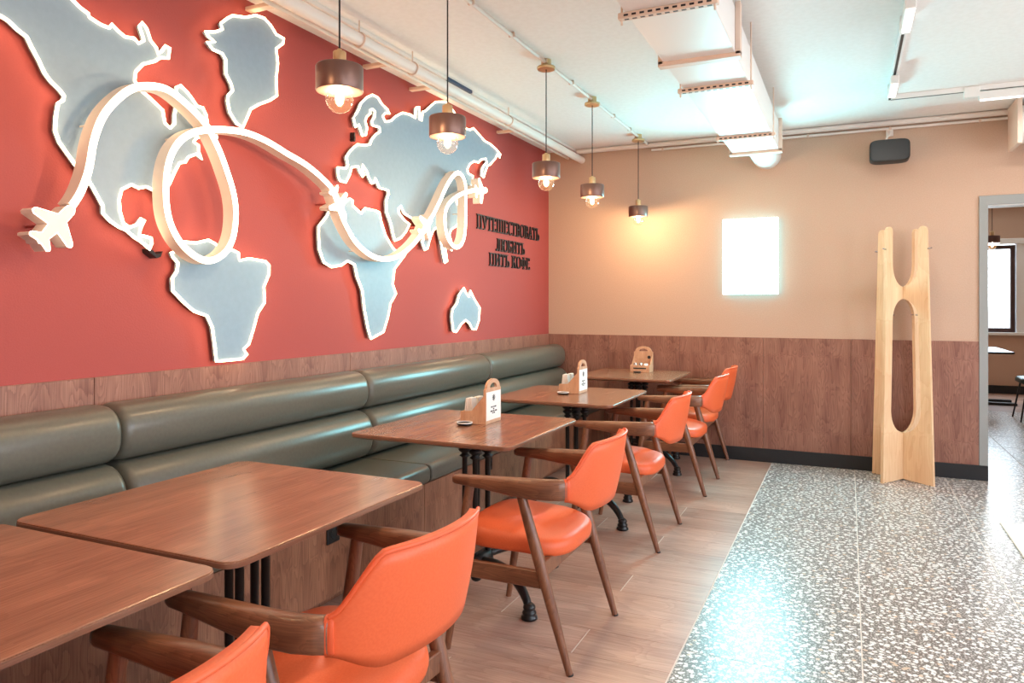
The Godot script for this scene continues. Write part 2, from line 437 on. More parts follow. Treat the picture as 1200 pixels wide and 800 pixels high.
func sky_and_camera() -> void:
	var cam := Camera3D.new()
	cam.name = "camera"
	add_child(cam)
	cam.position = Vector3(2.6, 1.32, 0.0)
	cam.rotation_degrees = Vector3(0, 24.767, 0)
	cam.keep_aspect = Camera3D.KEEP_HEIGHT
	cam.set_frustum(0.05 * 800.0 / 854.0, Vector2(0, -0.05 * 43.0 / 854.0), 0.05, 100.0)
	cam.current = true
	var we := WorldEnvironment.new()
	we.name = "world_environment"
	var e := Environment.new()
	e.background_mode = Environment.BG_SKY
	var sk := Sky.new()
	var sm := ProceduralSkyMaterial.new()
	sm.sky_top_color = Color(0.80, 0.90, 1.0)
	sm.sky_horizon_color = Color(0.95, 0.98, 1.0)
	sm.ground_horizon_color = Color(0.8, 0.82, 0.84)
	sm.ground_bottom_color = Color(0.5, 0.5, 0.5)
	sm.sky_energy_multiplier = 2.4
	sm.ground_energy_multiplier = 1.8
	sk.sky_material = sm
	e.sky = sk
	e.tonemap_mode = Environment.TONE_MAPPER_LINEAR
	e.tonemap_exposure = 0.95
	e.sdfgi_enabled = true
	e.ssao_enabled = true
	e.ssil_enabled = true
	we.environment = e
	add_child(we)

func area(called: String, at: Vector3, size: Vector2, look: Vector3, c: Color, energy: float, parent: Node = self) -> void:
	var l := AreaLight3D.new()
	l.name = called
	l.area_size = size
	l.light_color = c
	l.light_energy = energy
	l.area_range = 20.0
	l.area_attenuation = 2.0
	l.shadow_enabled = true
	parent.add_child(l, true)
	l.position = at
	var up := Vector3.UP if absf(look.y) < 0.9 else Vector3.FORWARD
	l.basis = Basis.looking_at(look, up)

func room_lights() -> void:
	# daylight fill from unseen windows added in the right-hand wall
	for z in [-4.2, -1.6, 1.0]:
		area("added_window_light", Vector3(6.1, 1.6, z), Vector2(1.9, 1.5), Vector3.LEFT, Color(0.95, 0.97, 1.0), 5.2)
	area("far_window_light", Vector3(4.22, 1.56, -12.8), Vector2(1.2, 1.24), Vector3(0, 0, 1), Color(0.88, 0.96, 1.0), 5.0)

# ---------------------------------------------------------------- the room
func shell() -> void:
	var fl := setting("floor", "floor of wood-look planks beside grey terrazzo tiles")
	part("screed", span(Vector3(-0.1, -0.2, 3.1), Vector3(6.4, -0.0012, -13.1)), M.grout, fl)
	# planks: rows 0.2187 deep along x, end joints stepping by a third
	var rnd := RandomNumberGenerator.new()
	rnd.seed = 7
	var row := 0.2187
	var meshes := {}
	var k0 := int(floor((-2.609 - 1.6) / row))
	for k in range(k0, 19):
		var z0 := -2.609 - row * k
		var z1 := maxf(z0 - row, BACK)
		if z0 <= BACK + 0.01:
			continue
		var first: float = 1.645 - 0.4 * posmod(k, 3) - 1.2
		var x: float = first - 1.2
		while x < 2.02:
			var a := maxf(x, 0.0)
			var b := minf(x + 1.2, 2.02)
			if b - a > 0.03:
				var w := b - a - 0.004
				var d := z0 - z1 - 0.0014
				var key := "%d_%d" % [int(w * 1000), int(d * 1000)]
				if not meshes.has(key):
					meshes[key] = boxm(Vector3(0, -0.006, 0), Vector3(w, 0.012, d), 0.0005).mesh()
				var o := part("plank", meshes[key], M.planks[rnd.randi() % 6], fl)
				o.position = Vector3((a + b) * 0.5, 0.0, (z0 + z1) * 0.5)
			x += 1.2
	# terrazzo tiles
	var tm := {}
	var px := 0.625
	var pz := 0.655
	for i in 7:
		for j in range(-2, 17):
			var x0 := 2.022 + px * i
			var x1 := minf(x0 + px, 6.2)
			var z0 := -2.805 + pz * 2 - pz * (j + 2) + pz * 2
			var z1 := z0 - pz
			if z1 < -10.75:
				z1 = -10.75
			if z0 <= -10.7 or x1 - x0 < 0.02:
				continue
			if z1 < BACK - 0.01 and x1 < 3.0 :
				if z0 <= BACK + 0.01:
					continue
				z1 = BACK
			var key := "%d_%d" % [int((x1 - x0) * 1000), int((z0 - z1) * 1000)]
			if not tm.has(key):
				tm[key] = boxm(Vector3(0, -0.006, 0), Vector3(x1 - x0 - 0.0045, 0.012, z0 - z1 - 0.0045), 0.001).mesh()
			var o := part("terrazzo_tile", tm[key], M.terrazzo, fl)
			o.position = Vector3((x0 + x1) * 0.5, 0.0, (z0 + z1) * 0.5)
	for j in 10:
		var z0 := -10.75 - row * j
		if z0 - row < -12.95:
			break
		for i in 3:
			var o := part("plank", boxm(Vector3.ZERO, Vector3(1.197, 0.012, row - 0.003), 0.001), M.planks[rnd.randi() % 6], fl)
			o.position = Vector3(3.2 + 1.2 * i + 0.4 * (j % 3), -0.006, z0 - row * 0.5)

	var ce := setting("ceiling", "white painted ceiling")
	part("slab", span(Vector3(-0.15, TOP, 3.1), Vector3(6.4, TOP + 0.2, -13.1)), M.ceiling, ce)

	var wl := setting("wall_left", "red painted wall above a band of wood panelling")
	part("plaster", span(Vector3(-0.15, -0.1, 3.1), Vector3(0, TOP, BACK - 0.15)), M.red, wl)
	var zs := [3.0, 1.28, -0.28, -1.84, -3.40, -4.96, BACK]
	for i in zs.size() - 1:
		part("panel", span(Vector3(0.0, 0.02, zs[i] - 0.0015), Vector3(0.012, 1.045, zs[i + 1] + 0.0015), 0.001), M.wall_wood, wl)

	var wb := setting("wall_back", "beige painted wall with wood panelling below")
	part("plaster", span(Vector3(0, -0.1, BACK), Vector3(3.55, TOP, BACK - 0.15)), M.beige, wb)
	part("plaster", span(Vector3(3.55, 2.07, BACK), Vector3(4.6, TOP, BACK - 0.15)), M.beige, wb)
	part("plaster", span(Vector3(4.6, -0.1, BACK), Vector3(6.3, TOP, BACK - 0.15)), M.beige, wb)
	var xs := [0.013, 0.6, 1.25, 1.95, 2.62, 3.495]
	for i in xs.size() - 1:
		part("panel", span(Vector3(xs[i] + 0.001, 0.02, BACK), Vector3(xs[i + 1] - 0.001, 1.043, BACK + 0.012), 0.001), M.wall_wood, wb)
	part("panel", span(Vector3(4.66, 0.02, BACK), Vector3(6.2, 1.043, BACK + 0.012), 0.001), M.wall_wood, wb)
	var bb := setting("baseboard_back", "black baseboard along the panelled back wall")
	part("board", span(Vector3(0.62, 0.0, BACK + 0.012), Vector3(3.552, 0.112, BACK + 0.028), 0.002), M.black_matt, bb)
	part("board", span(Vector3(4.6, 0.0, BACK + 0.012), Vector3(6.2, 0.112, BACK + 0.028), 0.002), M.black_matt, bb)

	var tr := setting("trim_1", "grey casing round the doorway")
	part("jamb", span(Vector3(3.495, 0.0, BACK + 0.016), Vector3(3.553, 2.138, BACK - 0.15), 0.002), M.casing, tr)
	part("jamb", span(Vector3(4.597, 0.0, BACK + 0.016), Vector3(4.655, 2.138, BACK - 0.15), 0.002), M.casing, tr)
	part("head", span(Vector3(3.495, 2.069, BACK + 0.0165), Vector3(4.655, 2.1385, BACK + 0.002), 0.002), M.casing, tr)
	part("head_lining", span(Vector3(3.553, 2.062, BACK + 0.002), Vector3(4.597, 2.07, BACK - 0.16)), M.white, tr)

	# right-hand and rear walls, out of the frame
	var wr := setting("wall_right", "beige wall with three added windows")
	var X := 6.2
	var cuts := [[-5.15, -3.25], [-2.55, -0.65], [0.05, 1.95]]
	part("plaster", span(Vector3(X, -0.1, 3.1), Vector3(X + 0.2, 0.85, -13.1)), M.beige, wr)
	part("plaster", span(Vector3(X, 2.35, 3.1), Vector3(X + 0.2, TOP, -13.1)), M.beige, wr)
	var last := -13.1
	for c in cuts:
		part("plaster", span(Vector3(X, 0.85, last), Vector3(X + 0.2, 2.35, c[0])), M.beige, wr)
		last = c[1]
	part("plaster", span(Vector3(X, 0.85, last), Vector3(X + 0.2, 2.35, 3.1)), M.beige, wr)
	for i in 3:
		var w := setting("window_%d" % (i + 1), "tall unseen window with a dark frame, added for daylight fill")  # out of view, put in as a source of daylight fill
		window_at(w, Vector3(X + 0.1, 1.6, (cuts[i][0] + cuts[i][1]) * 0.5), 1.9, 1.5, true)
	var wf := setting("wall_front", "beige wall behind the viewer")
	part("plaster", span(Vector3(-0.1, -0.1, 3.0), Vector3(6.3, TOP, 3.15)), M.beige, wf)

	# second room
	var ws := setting("wall_side", "beige side wall of the room beyond")
	part("plaster", span(Vector3(2.85, -0.1, BACK - 0.15), Vector3(3.0, TOP, -13.1)), M.beige, ws)
	var we := setting("wall_end", "beige end wall of the room beyond, with a window")
	var E := -12.9
	part("plaster", span(Vector3(3.0, -0.1, E), Vector3(6.3, 0.88, E - 0.2)), M.beige, we)
	part("plaster", span(Vector3(3.0, 2.25, E), Vector3(6.3, TOP, E - 0.2)), M.beige, we)
	part("plaster", span(Vector3(3.0, 0.88, E), Vector3(3.6, 2.25, E - 0.2)), M.beige, we)
	part("plaster", span(Vector3(4.95, 0.88, E), Vector3(6.3, 2.25, E - 0.2)), M.beige, we)
	var bd := setting("baseboard_end", "black baseboard of the room beyond")
	part("board", span(Vector3(3.0, 0.0, E), Vector3(6.2, 0.12, E + 0.02)), M.black_matt, bd)
	var w4 := setting("window_4", "bright window with a dark brown frame and a white sill")
	window_at(w4, Vector3(4.22, 1.56, E - 0.06), 1.26, 1.3, false)
	part("reveal", span(Vector3(4.86, 0.88, E + 0.005), Vector3(4.96, 2.27, E - 0.15)), M.white, w4)
	part("sill", span(Vector3(3.5, 0.87, E + 0.10), Vector3(5.05, 0.91, E - 0.19), 0.004), M.white, w4)
	part("blind_box", span(Vector3(3.5, 2.22, E + 0.06), Vector3(5.4, 2.30, E - 0.02), 0.004), M.white, w4)

func window_at(parent: Node, c: Vector3, w: float, h: float, along_z: bool) -> void:
	var b := Basis(Vector3.UP, PI / 2) if along_z else Basis.IDENTITY
	var f := 0.06
	for s in [-1, 1]:
		part("window_frame", MB.new().box(c + b * Vector3(s * (w - f) * 0.5, 0, 0), Vector3(f, h, 0.06), 0.004, b), M.dark_frame, parent)
		part("window_frame", MB.new().box(c + Vector3(0, s * (h - f) * 0.5, 0), Vector3(w - 2 * f, f, 0.06), 0.004, b), M.dark_frame, parent)
	part("pane", MB.new().box(c, Vector3(w - 2 * f, h - 2 * f, 0.006), 0.0, b), M.glass, parent)

# ---------------------------------------------------------------- banquette
func rounded(x0: float, x1: float, y0: float, y1: float, r_front: float, r_back: float, n := 7) -> PackedVector2Array:
	var p := PackedVector2Array()
	for c in [[x1 - r_front, y1 - r_front, 0.0, r_front], [x0 + r_back, y1 - r_back, PI / 2, r_back], [x0 + r_back, y0 + r_back, PI, r_back], [x1 - r_front, y0 + r_front, PI * 1.5, r_front]]:
		for i in n:
			var t: float = c[2] + PI / 2 * i / (n - 1)
			p.push_back(Vector2(c[0] + cos(t) * c[3], c[1] + sin(t) * c[3]))
	return p

func bolster(prof: PackedVector2Array, z0: float, z1: float, soft: float) -> MB:
	var mid := Vector2.ZERO
	for p in prof:
		mid += p
	mid /= prof.size()
	var rings := []
	var s := signf(z1 - z0)
	var len := absf(z1 - z0)
	var steps := []
	for i in 6:
		var t := i / 5.0 * PI / 2
		steps.append([soft * (1 - cos(t)), 1.0 - soft * 1.6 * (1 - sin(t)) / 0.2])
	for e in steps:
		rings.append(_ring(prof, mid, z0 + s * e[0], e[1]))
	steps.reverse()
	for e in steps:
		rings.append(_ring(prof, mid, z1 - s * e[0], e[1]))
	return MB.new().loft(rings, true, false, false)

func _ring(prof: PackedVector2Array, mid: Vector2, z: float, k: float) -> PackedVector3Array:
	var r := PackedVector3Array()
	for p in prof:
		var q := mid + (p - mid) * k
		r.push_back(Vector3(q.x, q.y, z))
	return r

func banquette() -> void:
	var t := thing("banquette_bench", "long wall banquette with grey-green leather rolls and seat over a wood-panelled base", "bench", Vector3.ZERO)
	var zs := [2.7, 1.18, -0.32, -1.825, -3.33, -4.83, -6.40]
	part("plinth", span(Vector3(0.02, 0.0, 2.7), Vector3(0.50, 0.062, -6.4)), M.bench_wood, t)
	part("carcass", span(Vector3(0.02, 0.062, 2.7), Vector3(0.560, 0.372, -6.4)), M.bench_wood, t)
	var up := rounded(0.02, 0.205, 0.738, 0.952, 0.0925, 0.055)
	var lo := rounded(0.02, 0.235, 0.475, 0.738, 0.105, 0.055)
	var seat := rounded(0.03, 0.592, 0.372, 0.472, 0.038, 0.02)
	part("backrest_board", span(Vector3(0.013, 0.37, 2.7), Vector3(0.05, 0.93, -6.40)), M.leather, t)
	for i in zs.size() - 1:
		var a: float = zs[i] - 0.002
		var b: float = zs[i + 1] + 0.002
		part("backrest_roll", bolster(up, a, b, 0.035), M.leather, t, "thick upper backrest roll")
		part("lumbar_roll", bolster(lo, a, b, 0.035), M.leather, t, "lower backrest roll")
		part("seat_cushion", bolster(seat, a, b, 0.012), M.leather, t)
	var fz := [2.7, 1.2, -0.3, -1.79, -3.29, -4.79, -6.4]
	for i in fz.size() - 1:
		part("front_panel", span(Vector3(0.560, 0.062, fz[i] - 0.0015), Vector3(0.576, 0.374, fz[i + 1] + 0.0015), 0.001), M.bench_wood, t)
	part("plinth_plate", span(Vector3(0.50, 0.02, -2.50), Vector3(0.503, 0.055, -2.56)), M.steel, t)
	for z in [-2.533, -4.036]:
		var s := thing("power_socket", "black square power socket on the bench front under the table with no caddy" if z > -3 else "black square power socket on the bench front beyond the iron table leg", "socket", Vector3(0.576, 0.335, z))
		var fr := MB.new().box(Vector3(0.005, 0, 0), Vector3(0.010, 0.082, 0.082), 0.003)
		part("cover_plate", fr, M.black, s)
		var ring := PackedVector3Array()
		for i in 20:
			ring.push_back(Vector3(0.011, cos(TAU * i / 20) * 0.021, sin(TAU * i / 20) * 0.021))
		part("socket_ring", MB.new().tube(ring, 0.002, 6, true), M.black_matt, s)
		for d in [-1, 1]:
			part("pin_hole", rod(Vector3(0.0095, 0, d * 0.009), Vector3(0.0105, 0, d * 0.009), 0.0028, 8), M.letters, s)

# ---------------------------------------------------------------- tables
func rrect(w: float, d: float, r: float, inset: float, y: float, n := 7) -> PackedVector3Array:
	var p := PackedVector3Array()
	var hw := w * 0.5 - inset
	var hd := d * 0.5 - inset
	r = maxf(r - inset, 0.004)
	for c in [[1, 1, 0.0], [-1, 1, PI / 2], [-1, -1, PI], [1, -1, PI * 1.5]]:
		for i in n:
			var t: float = c[2] + PI / 2 * i / (n - 1)
			p.push_back(Vector3(c[0] * (hw - r) + cos(t) * r, y, c[1] * (hd - r) + sin(t) * r))
	return p

const BASE = Vector3(0.034, 0, 0)

func make_table() -> Node3D:
	var t := thing("dining_table", "", "table", Vector3.ZERO, "walnut cafe tables along the banquette")
	var w := 0.79
	var d := 0.82
	var top := MB.new()
	top.loft([rrect(w, d, 0.042, 0.0012, 0.7462), rrect(w, d, 0.042, 0.0014, 0.7488), rrect(w, d, 0.042, 0.004, 0.75)], true, false, true, true)
	part("table_top", top, M.table_wood, t)
	var rim := MB.new().loft([rrect(w, d, 0.042, 0.036, 0.722), rrect(w, d, 0.042, 0.004, 0.7325), rrect(w, d, 0.042, 0.0, 0.7345), rrect(w, d, 0.042, 0.0, 0.7452), rrect(w, d, 0.042, 0.0012, 0.7462)], true, false, true, true)
	part("edge_band", rim, M.table_edge, t)
	var arms := MB.new()
	for a in [PI / 4, -PI / 4]:
		arms.box(Vector3(0, 0.714, 0), Vector3(0.52, 0.016, 0.04), 0.003, Basis(Vector3.UP, a))
	arms.lathe([Vector2(0.075, 0.702), Vector2(0.075, 0.718), Vector2(0.07, 0.722)], 20)
	part("top_spider", arms, M.iron, t)
	for i in 4:
		var a := PI / 4 + PI / 2 * i + 0.40
		var o := BASE + Vector3(cos(a), 0, sin(a)) * 0.054
		var c := MB.new().lathe([Vector2(0.013, 0.13), Vector2(0.013, 0.60), Vector2(0.017, 0.605), Vector2(0.027, 0.612), Vector2(0.017, 0.62), Vector2(0.0135, 0.624), Vector2(0.026, 0.632), Vector2(0.032, 0.64), Vector2(0.026, 0.648), Vector2(0.0145, 0.653), Vector2(0.028, 0.660), Vector2(0.035, 0.668), Vector2(0.028, 0.676), Vector2(0.015, 0.682), Vector2(0.015, 0.70)], 14, o)
		part("column", c, M.iron, t)
	var hub := MB.new().lathe([Vector2(0.012, 0.022), Vector2(0.022, 0.028), Vector2(0.026, 0.04), Vector2(0.018, 0.052), Vector2(0.03, 0.06), Vector2(0.034, 0.075), Vector2(0.026, 0.088), Vector2(0.05, 0.098), Vector2(0.078, 0.112), Vector2(0.082, 0.13), Vector2(0.076, 0.158), Vector2(0.06, 0.17), Vector2(0.03, 0.174)], 20, BASE)
	part("hub", hub, M.iron, t)
	for i in 4:
		var a := 0.56 + PI / 2 * i
		var u := Vector3(cos(a), 0, sin(a))
		var pts := PackedVector3Array()
		var rad := []
		for k in 15:
			var q := k / 14.0
			var x := lerpf(0.05, 0.435, 1.0 - pow(1.0 - q, 1.25))
			var y := 0.135 + 0.025 * sin(q * PI) - 0.085 * pow(q, 3.0)
			pts.push_back(BASE + u * x + Vector3.UP * y)
			rad.append(lerpf(0.017, 0.022, sin(q * PI)))
		var f := MB.new().tube(pts, rad, 10)
		f.lathe([Vector2(0.030, 0.0), Vector2(0.036, 0.004), Vector2(0.034, 0.014), Vector2(0.026, 0.020), Vector2(0.031, 0.028), Vector2(0.027, 0.036), Vector2(0.022, 0.040), Vector2(0.027, 0.048), Vector2(0.025, 0.058), Vector2(0.014, 0.068)], 14, BASE + u * 0.44)
		part("foot", f, M.iron, t)
	return t

# ---------------------------------------------------------------- chairs
func smooth(a: float, b: float, x: float) -> float:
	var t := clampf((x - a) / (b - a), 0.0, 1.0)
	return t * t * (3.0 - 2.0 * t)

# the backrest's mid-surface: s runs from one arm to the other, q from the lower edge to the upper
func back_point(s: float, q: float) -> Vector3:
	var lower := lerpf(0.562, 0.612, smooth(0.45, 1.0, absf(s)))
	var rise := 1.0 - smooth(0.58, 1.0, absf(s))
	var upper := lerpf(0.692, 0.806, rise) + 0.012 * (1.0 - s * s)
	var y := lerpf(lower, upper, q)
	var a := s * 1.18
	var z := sin(a) * 0.272
	var x := 0.215 + (cos(a) - cos(1.18)) * 0.150 + (y - 0.62) * 0.20 * (0.35 + 0.65 * cos(a))
	return Vector3(x, y, z)

func make_chair() -> Node3D:
	var t := thing("dining_chair", "", "chair", Vector3.ZERO, "orange armchairs along the tables")
	# seat: front (towards -x) wide, rear narrower and round
	var rings := []
	var prof := [[0.93, 0.395], [0.985, 0.398], [1.0, 0.410], [1.005, 0.428], [0.99, 0.444], [0.955, 0.454], [0.88, 0.460], [0.7, 0.464], [0.4, 0.462], [0.12, 0.461]]
	for pr in prof:
		var r := PackedVector3Array()
		for k in 40:
			var a := TAU * k / 40
			var ca := cos(a)
			var sa := sin(a)
			var x := signf(ca) * pow(absf(ca), 0.62) * 0.222 - 0.024
			var hw := lerpf(0.262, 0.228, (x + 0.246) / 0.444)
			var z := signf(sa) * pow(absf(sa), 0.55) * hw
			var lift := 0.012 * (1.0 - smooth(-0.245, -0.05, x)) * (1.0 if pr[1] > 0.42 else 0.3)
			r.push_back(Vector3((x + 0.024) * pr[0] - 0.024, pr[1] + lift - 0.016 * smooth(0.0, 0.2, x), z * pr[0]))
		rings.append(r)
	part("seat", MB.new().loft(rings, true, false, false), M.orange, t)
	# backrest shell
	var br := []
	var N := 36
	var edge := PackedVector3Array()
	var low := PackedVector3Array()
	for i in N + 1:
		var s := lerpf(-1.0, 1.0, float(i) / N)
		var ring := PackedVector3Array()
		var nx := Vector3(cos(s * 1.18), -0.2, sin(s * 1.18)).normalized()
		var th := 0.017
		for q in 9:
			var f := q / 8.0
			var bulge := th * (0.72 + 0.28 * sin(f * PI))
			ring.push_back(back_point(s, f) + nx * bulge)
		for q in 9:
			var f := 1.0 - q / 8.0
			var bulge := th * (0.72 + 0.5 * sin(f * PI))
			ring.push_back(back_point(s, f) - nx * bulge)
		br.append(ring)
		edge.push_back(back_point(s, 1.0) + nx * 0.010 + Vector3(0, 0.002, 0))
	var bk := part("backrest", MB.new().loft(br, true, false), M.orange, t)
	part("piping", MB.new().tube(edge, 0.0055, 8), M.piping, bk)
	for s in [-1, 1]:
		# arm: slim tip, deep rear end that turns in towards the backrest
		var ar := []
		var ctrl := [[-0.226, 0.657, 0.283, 0.011, 0.009], [-0.221, 0.657, 0.283, 0.018, 0.015], [-0.208, 0.657, 0.283, 0.023, 0.018], [-0.16, 0.657, 0.284, 0.025, 0.020], [-0.08, 0.656, 0.286, 0.027, 0.025], [0.02, 0.653, 0.288, 0.028, 0.033], [0.10, 0.652, 0.286, 0.028, 0.037], [0.155, 0.652, 0.279, 0.026, 0.038], [0.195, 0.652, 0.266, 0.023, 0.038], [0.222, 0.652, 0.252, 0.020, 0.038]]
		for i in ctrl.size():
			var c: Array = ctrl[i]
			var p := Vector3(c[0], c[1], c[2] * s)
			var e0: Array = ctrl[maxi(i - 1, 0)]
			var e1: Array = ctrl[mini(i + 1, ctrl.size() - 1)]
			var d := Vector3(e1[0] - e0[0], 0, (e1[2] - e0[2]) * s).normalized()
			var w := Vector3.UP.cross(d).normalized()
			var r := PackedVector3Array()
			for k in 16:
				var a := TAU * k / 16
				r.push_back(p + w * (signf(cos(a)) * pow(absf(cos(a)), 0.6) * c[3]) + Vector3.UP * (signf(sin(a)) * pow(absf(sin(a)), 0.6) * c[4]))
			ar.append(r)
		part("armrest", MB.new().loft(ar, true, false, false), M.arm_wood, t)
		# cuff of the upholstery where the arm goes in
		var cuff := []
		for q in [[0.214, 0.256, 1.04], [0.217, 0.2545, 1.10], [0.221, 0.252, 1.04], [0.2225, 0.2513, 1.04], [0.226, 0.249, 1.10], [0.231, 0.246, 1.0]]:
			var r := PackedVector3Array()
			var w := Vector3(0.5, 0, 0.86 * s).normalized()
			for k in 16:
				var a := TAU * k / 16
				r.push_back(Vector3(q[0], 0.652, q[1] * s) + w * (signf(cos(a)) * pow(absf(cos(a)), 0.6) * 0.019 * q[2]) + Vector3.UP * (signf(sin(a)) * pow(absf(sin(a)), 0.6) * 0.037 * q[2]))
			cuff.append(r)
		part("cuff", MB.new().loft(cuff, true, false), M.piping, t)
		part("leg", MB.new().tube(PackedVector3Array([Vector3(-0.255, 0, 0.278 * s), Vector3(-0.216, 0.25, 0.277 * s), Vector3(-0.185, 0.45, 0.278 * s), Vector3(-0.155, 0.65, 0.281 * s)]), [0.0125, 0.019, 0.021, 0.018], 14), M.chair_wood, t)
		part("leg", MB.new().tube(PackedVector3Array([Vector3(0.245, 0, 0.278 * s), Vector3(0.178, 0.22, 0.277 * s), Vector3(0.118, 0.42, 0.278 * s), Vector3(0.055, 0.63, 0.282 * s)]), [0.0125, 0.0195, 0.0225, 0.018], 14), M.chair_wood, t)
		part("stretcher", span(Vector3(-0.205, 0.292, 0.267 * s), Vector3(0.145, 0.356, 0.287 * s), 0.004), M.arm_wood, t)
		part("glide", rod(Vector3(0.246, 0.0, 0.278 * s), Vector3(0.245, 0.006, 0.278 * s), 0.0128, 10), M.black, t)
	part("seat_rail", span(Vector3(-0.205, 0.345, -0.27), Vector3(-0.183, 0.395, 0.27), 0.003), M.chair_wood, t)
	part("seat_rail", span(Vector3(0.122, 0.330, -0.272), Vector3(0.148, 0.388, 0.272), 0.003), M.chair_wood, t)
	return t

# ---------------------------------------------------------------- caddies
# board with an arched top and a hand hole, in two mirrored halves; u across, thickness along t
func arch_board(mb: MB, o: Vector3, u: Vector3, t: Vector3, w: float, h: float) -> void:
	var hw := w * 0.5
	for s in [-1.0, 1.0]:
		var p := PackedVector2Array()
		p.push_back(Vector2(0, 0))
		p.push_back(Vector2(hw * s, 0))
		p.push_back(Vector2(hw * s, h * 0.76))
		for i in 9:
			var a := PI / 2 * i / 8.0
			p.push_back(Vector2((hw * 0.86 * cos(a)) * s, h * 0.80 + h * 0.20 * sin(a)))
		# down to the hole and round it
		for i in 9:
			var a := PI / 2 * (8 - i) / 8.0
			p.push_back(Vector2(hw * 0.46 * cos(a) * s, h * 0.79 + h * 0.115 * sin(a)))
		p.push_back(Vector2(0, h * 0.79))
		mb.prism(p, o, u, Vector3.UP, t)

func caddy(at: Vector3, turn: float, label: String, printed: bool) -> Node3D:
	# local: board in the plane z = 0 looking along +z when printed; the tray lies on the -z side
	var t := thing("condiment_caddy", label, "caddy", at, "wooden caddies on the tables")
	t.rotation.y = turn
	var b := MB.new()
	arch_board(b, Vector3(0, 0.008, -0.006), Vector3.RIGHT, Vector3(0, 0, 0.012), 0.165, 0.205)
	part("handle_board", b, M.caddy, t)
	part("tray_base", span(Vector3(-0.0825, 0.0, -0.13), Vector3(0.0825, 0.008, 0.006), 0.001), M.caddy, t)
	part("front_lip", span(Vector3(-0.0825, 0.008, -0.13), Vector3(0.0825, 0.058, -0.122), 0.001), M.caddy, t)
	for s in [-1, 1]:
		var p := PackedVector2Array([Vector2(-0.006, 0.008), Vector2(-0.122, 0.008), Vector2(-0.122, 0.058), Vector2(-0.07, 0.062), Vector2(-0.006, 0.135)])
		part("side_board", MB.new().prism(p, Vector3(s * 0.0825, 0, 0), Vector3(0, 0, 1), Vector3.UP, Vector3(-s * 0.008, 0, 0)), M.caddy, t)
	part("divider", span(Vector3(-0.074, 0.008, -0.068), Vector3(0.074, 0.05, -0.063)), M.caddy, t)
	if printed:
		var c := MB.new()
		c.box(Vector3(0, 0.085, 0.0068), Vector3(0.155, 0.135, 0.0014))
		var card := part("menu_card", c, M.paper, t, "white printed card")
		var pr := MB.new()
		# rosette emblem
		for i in 10:
			var a := TAU * i / 10
			pr.box(Vector3(cos(a) * 0.011, 0.122 + sin(a) * 0.011, 0.0078), Vector3(0.012, 0.0035, 0.0006), 0.0, Basis(Vector3(0, 0, 1), a))
		pr.box(Vector3(0, 0.122, 0.0078), Vector3(0.007, 0.007, 0.0006), 0.0, Basis(Vector3(0, 0, 1), PI / 4))
		part("emblem", pr, M.letters, card)
		var ln := MB.new()
		for l in [[0.078, [0.018, 0.012, 0.022]], [0.068, [0.014]], [0.058, [0.026, 0.016, 0.02]], [0.049, [0.012, 0.016]]]:
			var tot := 0.0
			for w in l[1]:
				tot += w + 0.003
			var x := -tot * 0.5
			for w in l[1]:
				var q := x
				while q < x + w - 0.002:
					ln.box(Vector3(q + 0.0015, l[0], 0.0078), Vector3(0.0022, 0.0065, 0.0006))
					q += 0.0036
				x += w + 0.003
		part("print", ln, M.letters, card)
	else:
		part("round_mark", rod(Vector3(-0.05, 0.12, -0.0075), Vector3(-0.05, 0.12, -0.0061), 0.014, 18), M.letters, t)
		part("lip_mark", span(Vector3(-0.055, 0.028, -0.1308), Vector3(0.055, 0.038, -0.13)), M.letters, t)
	return t

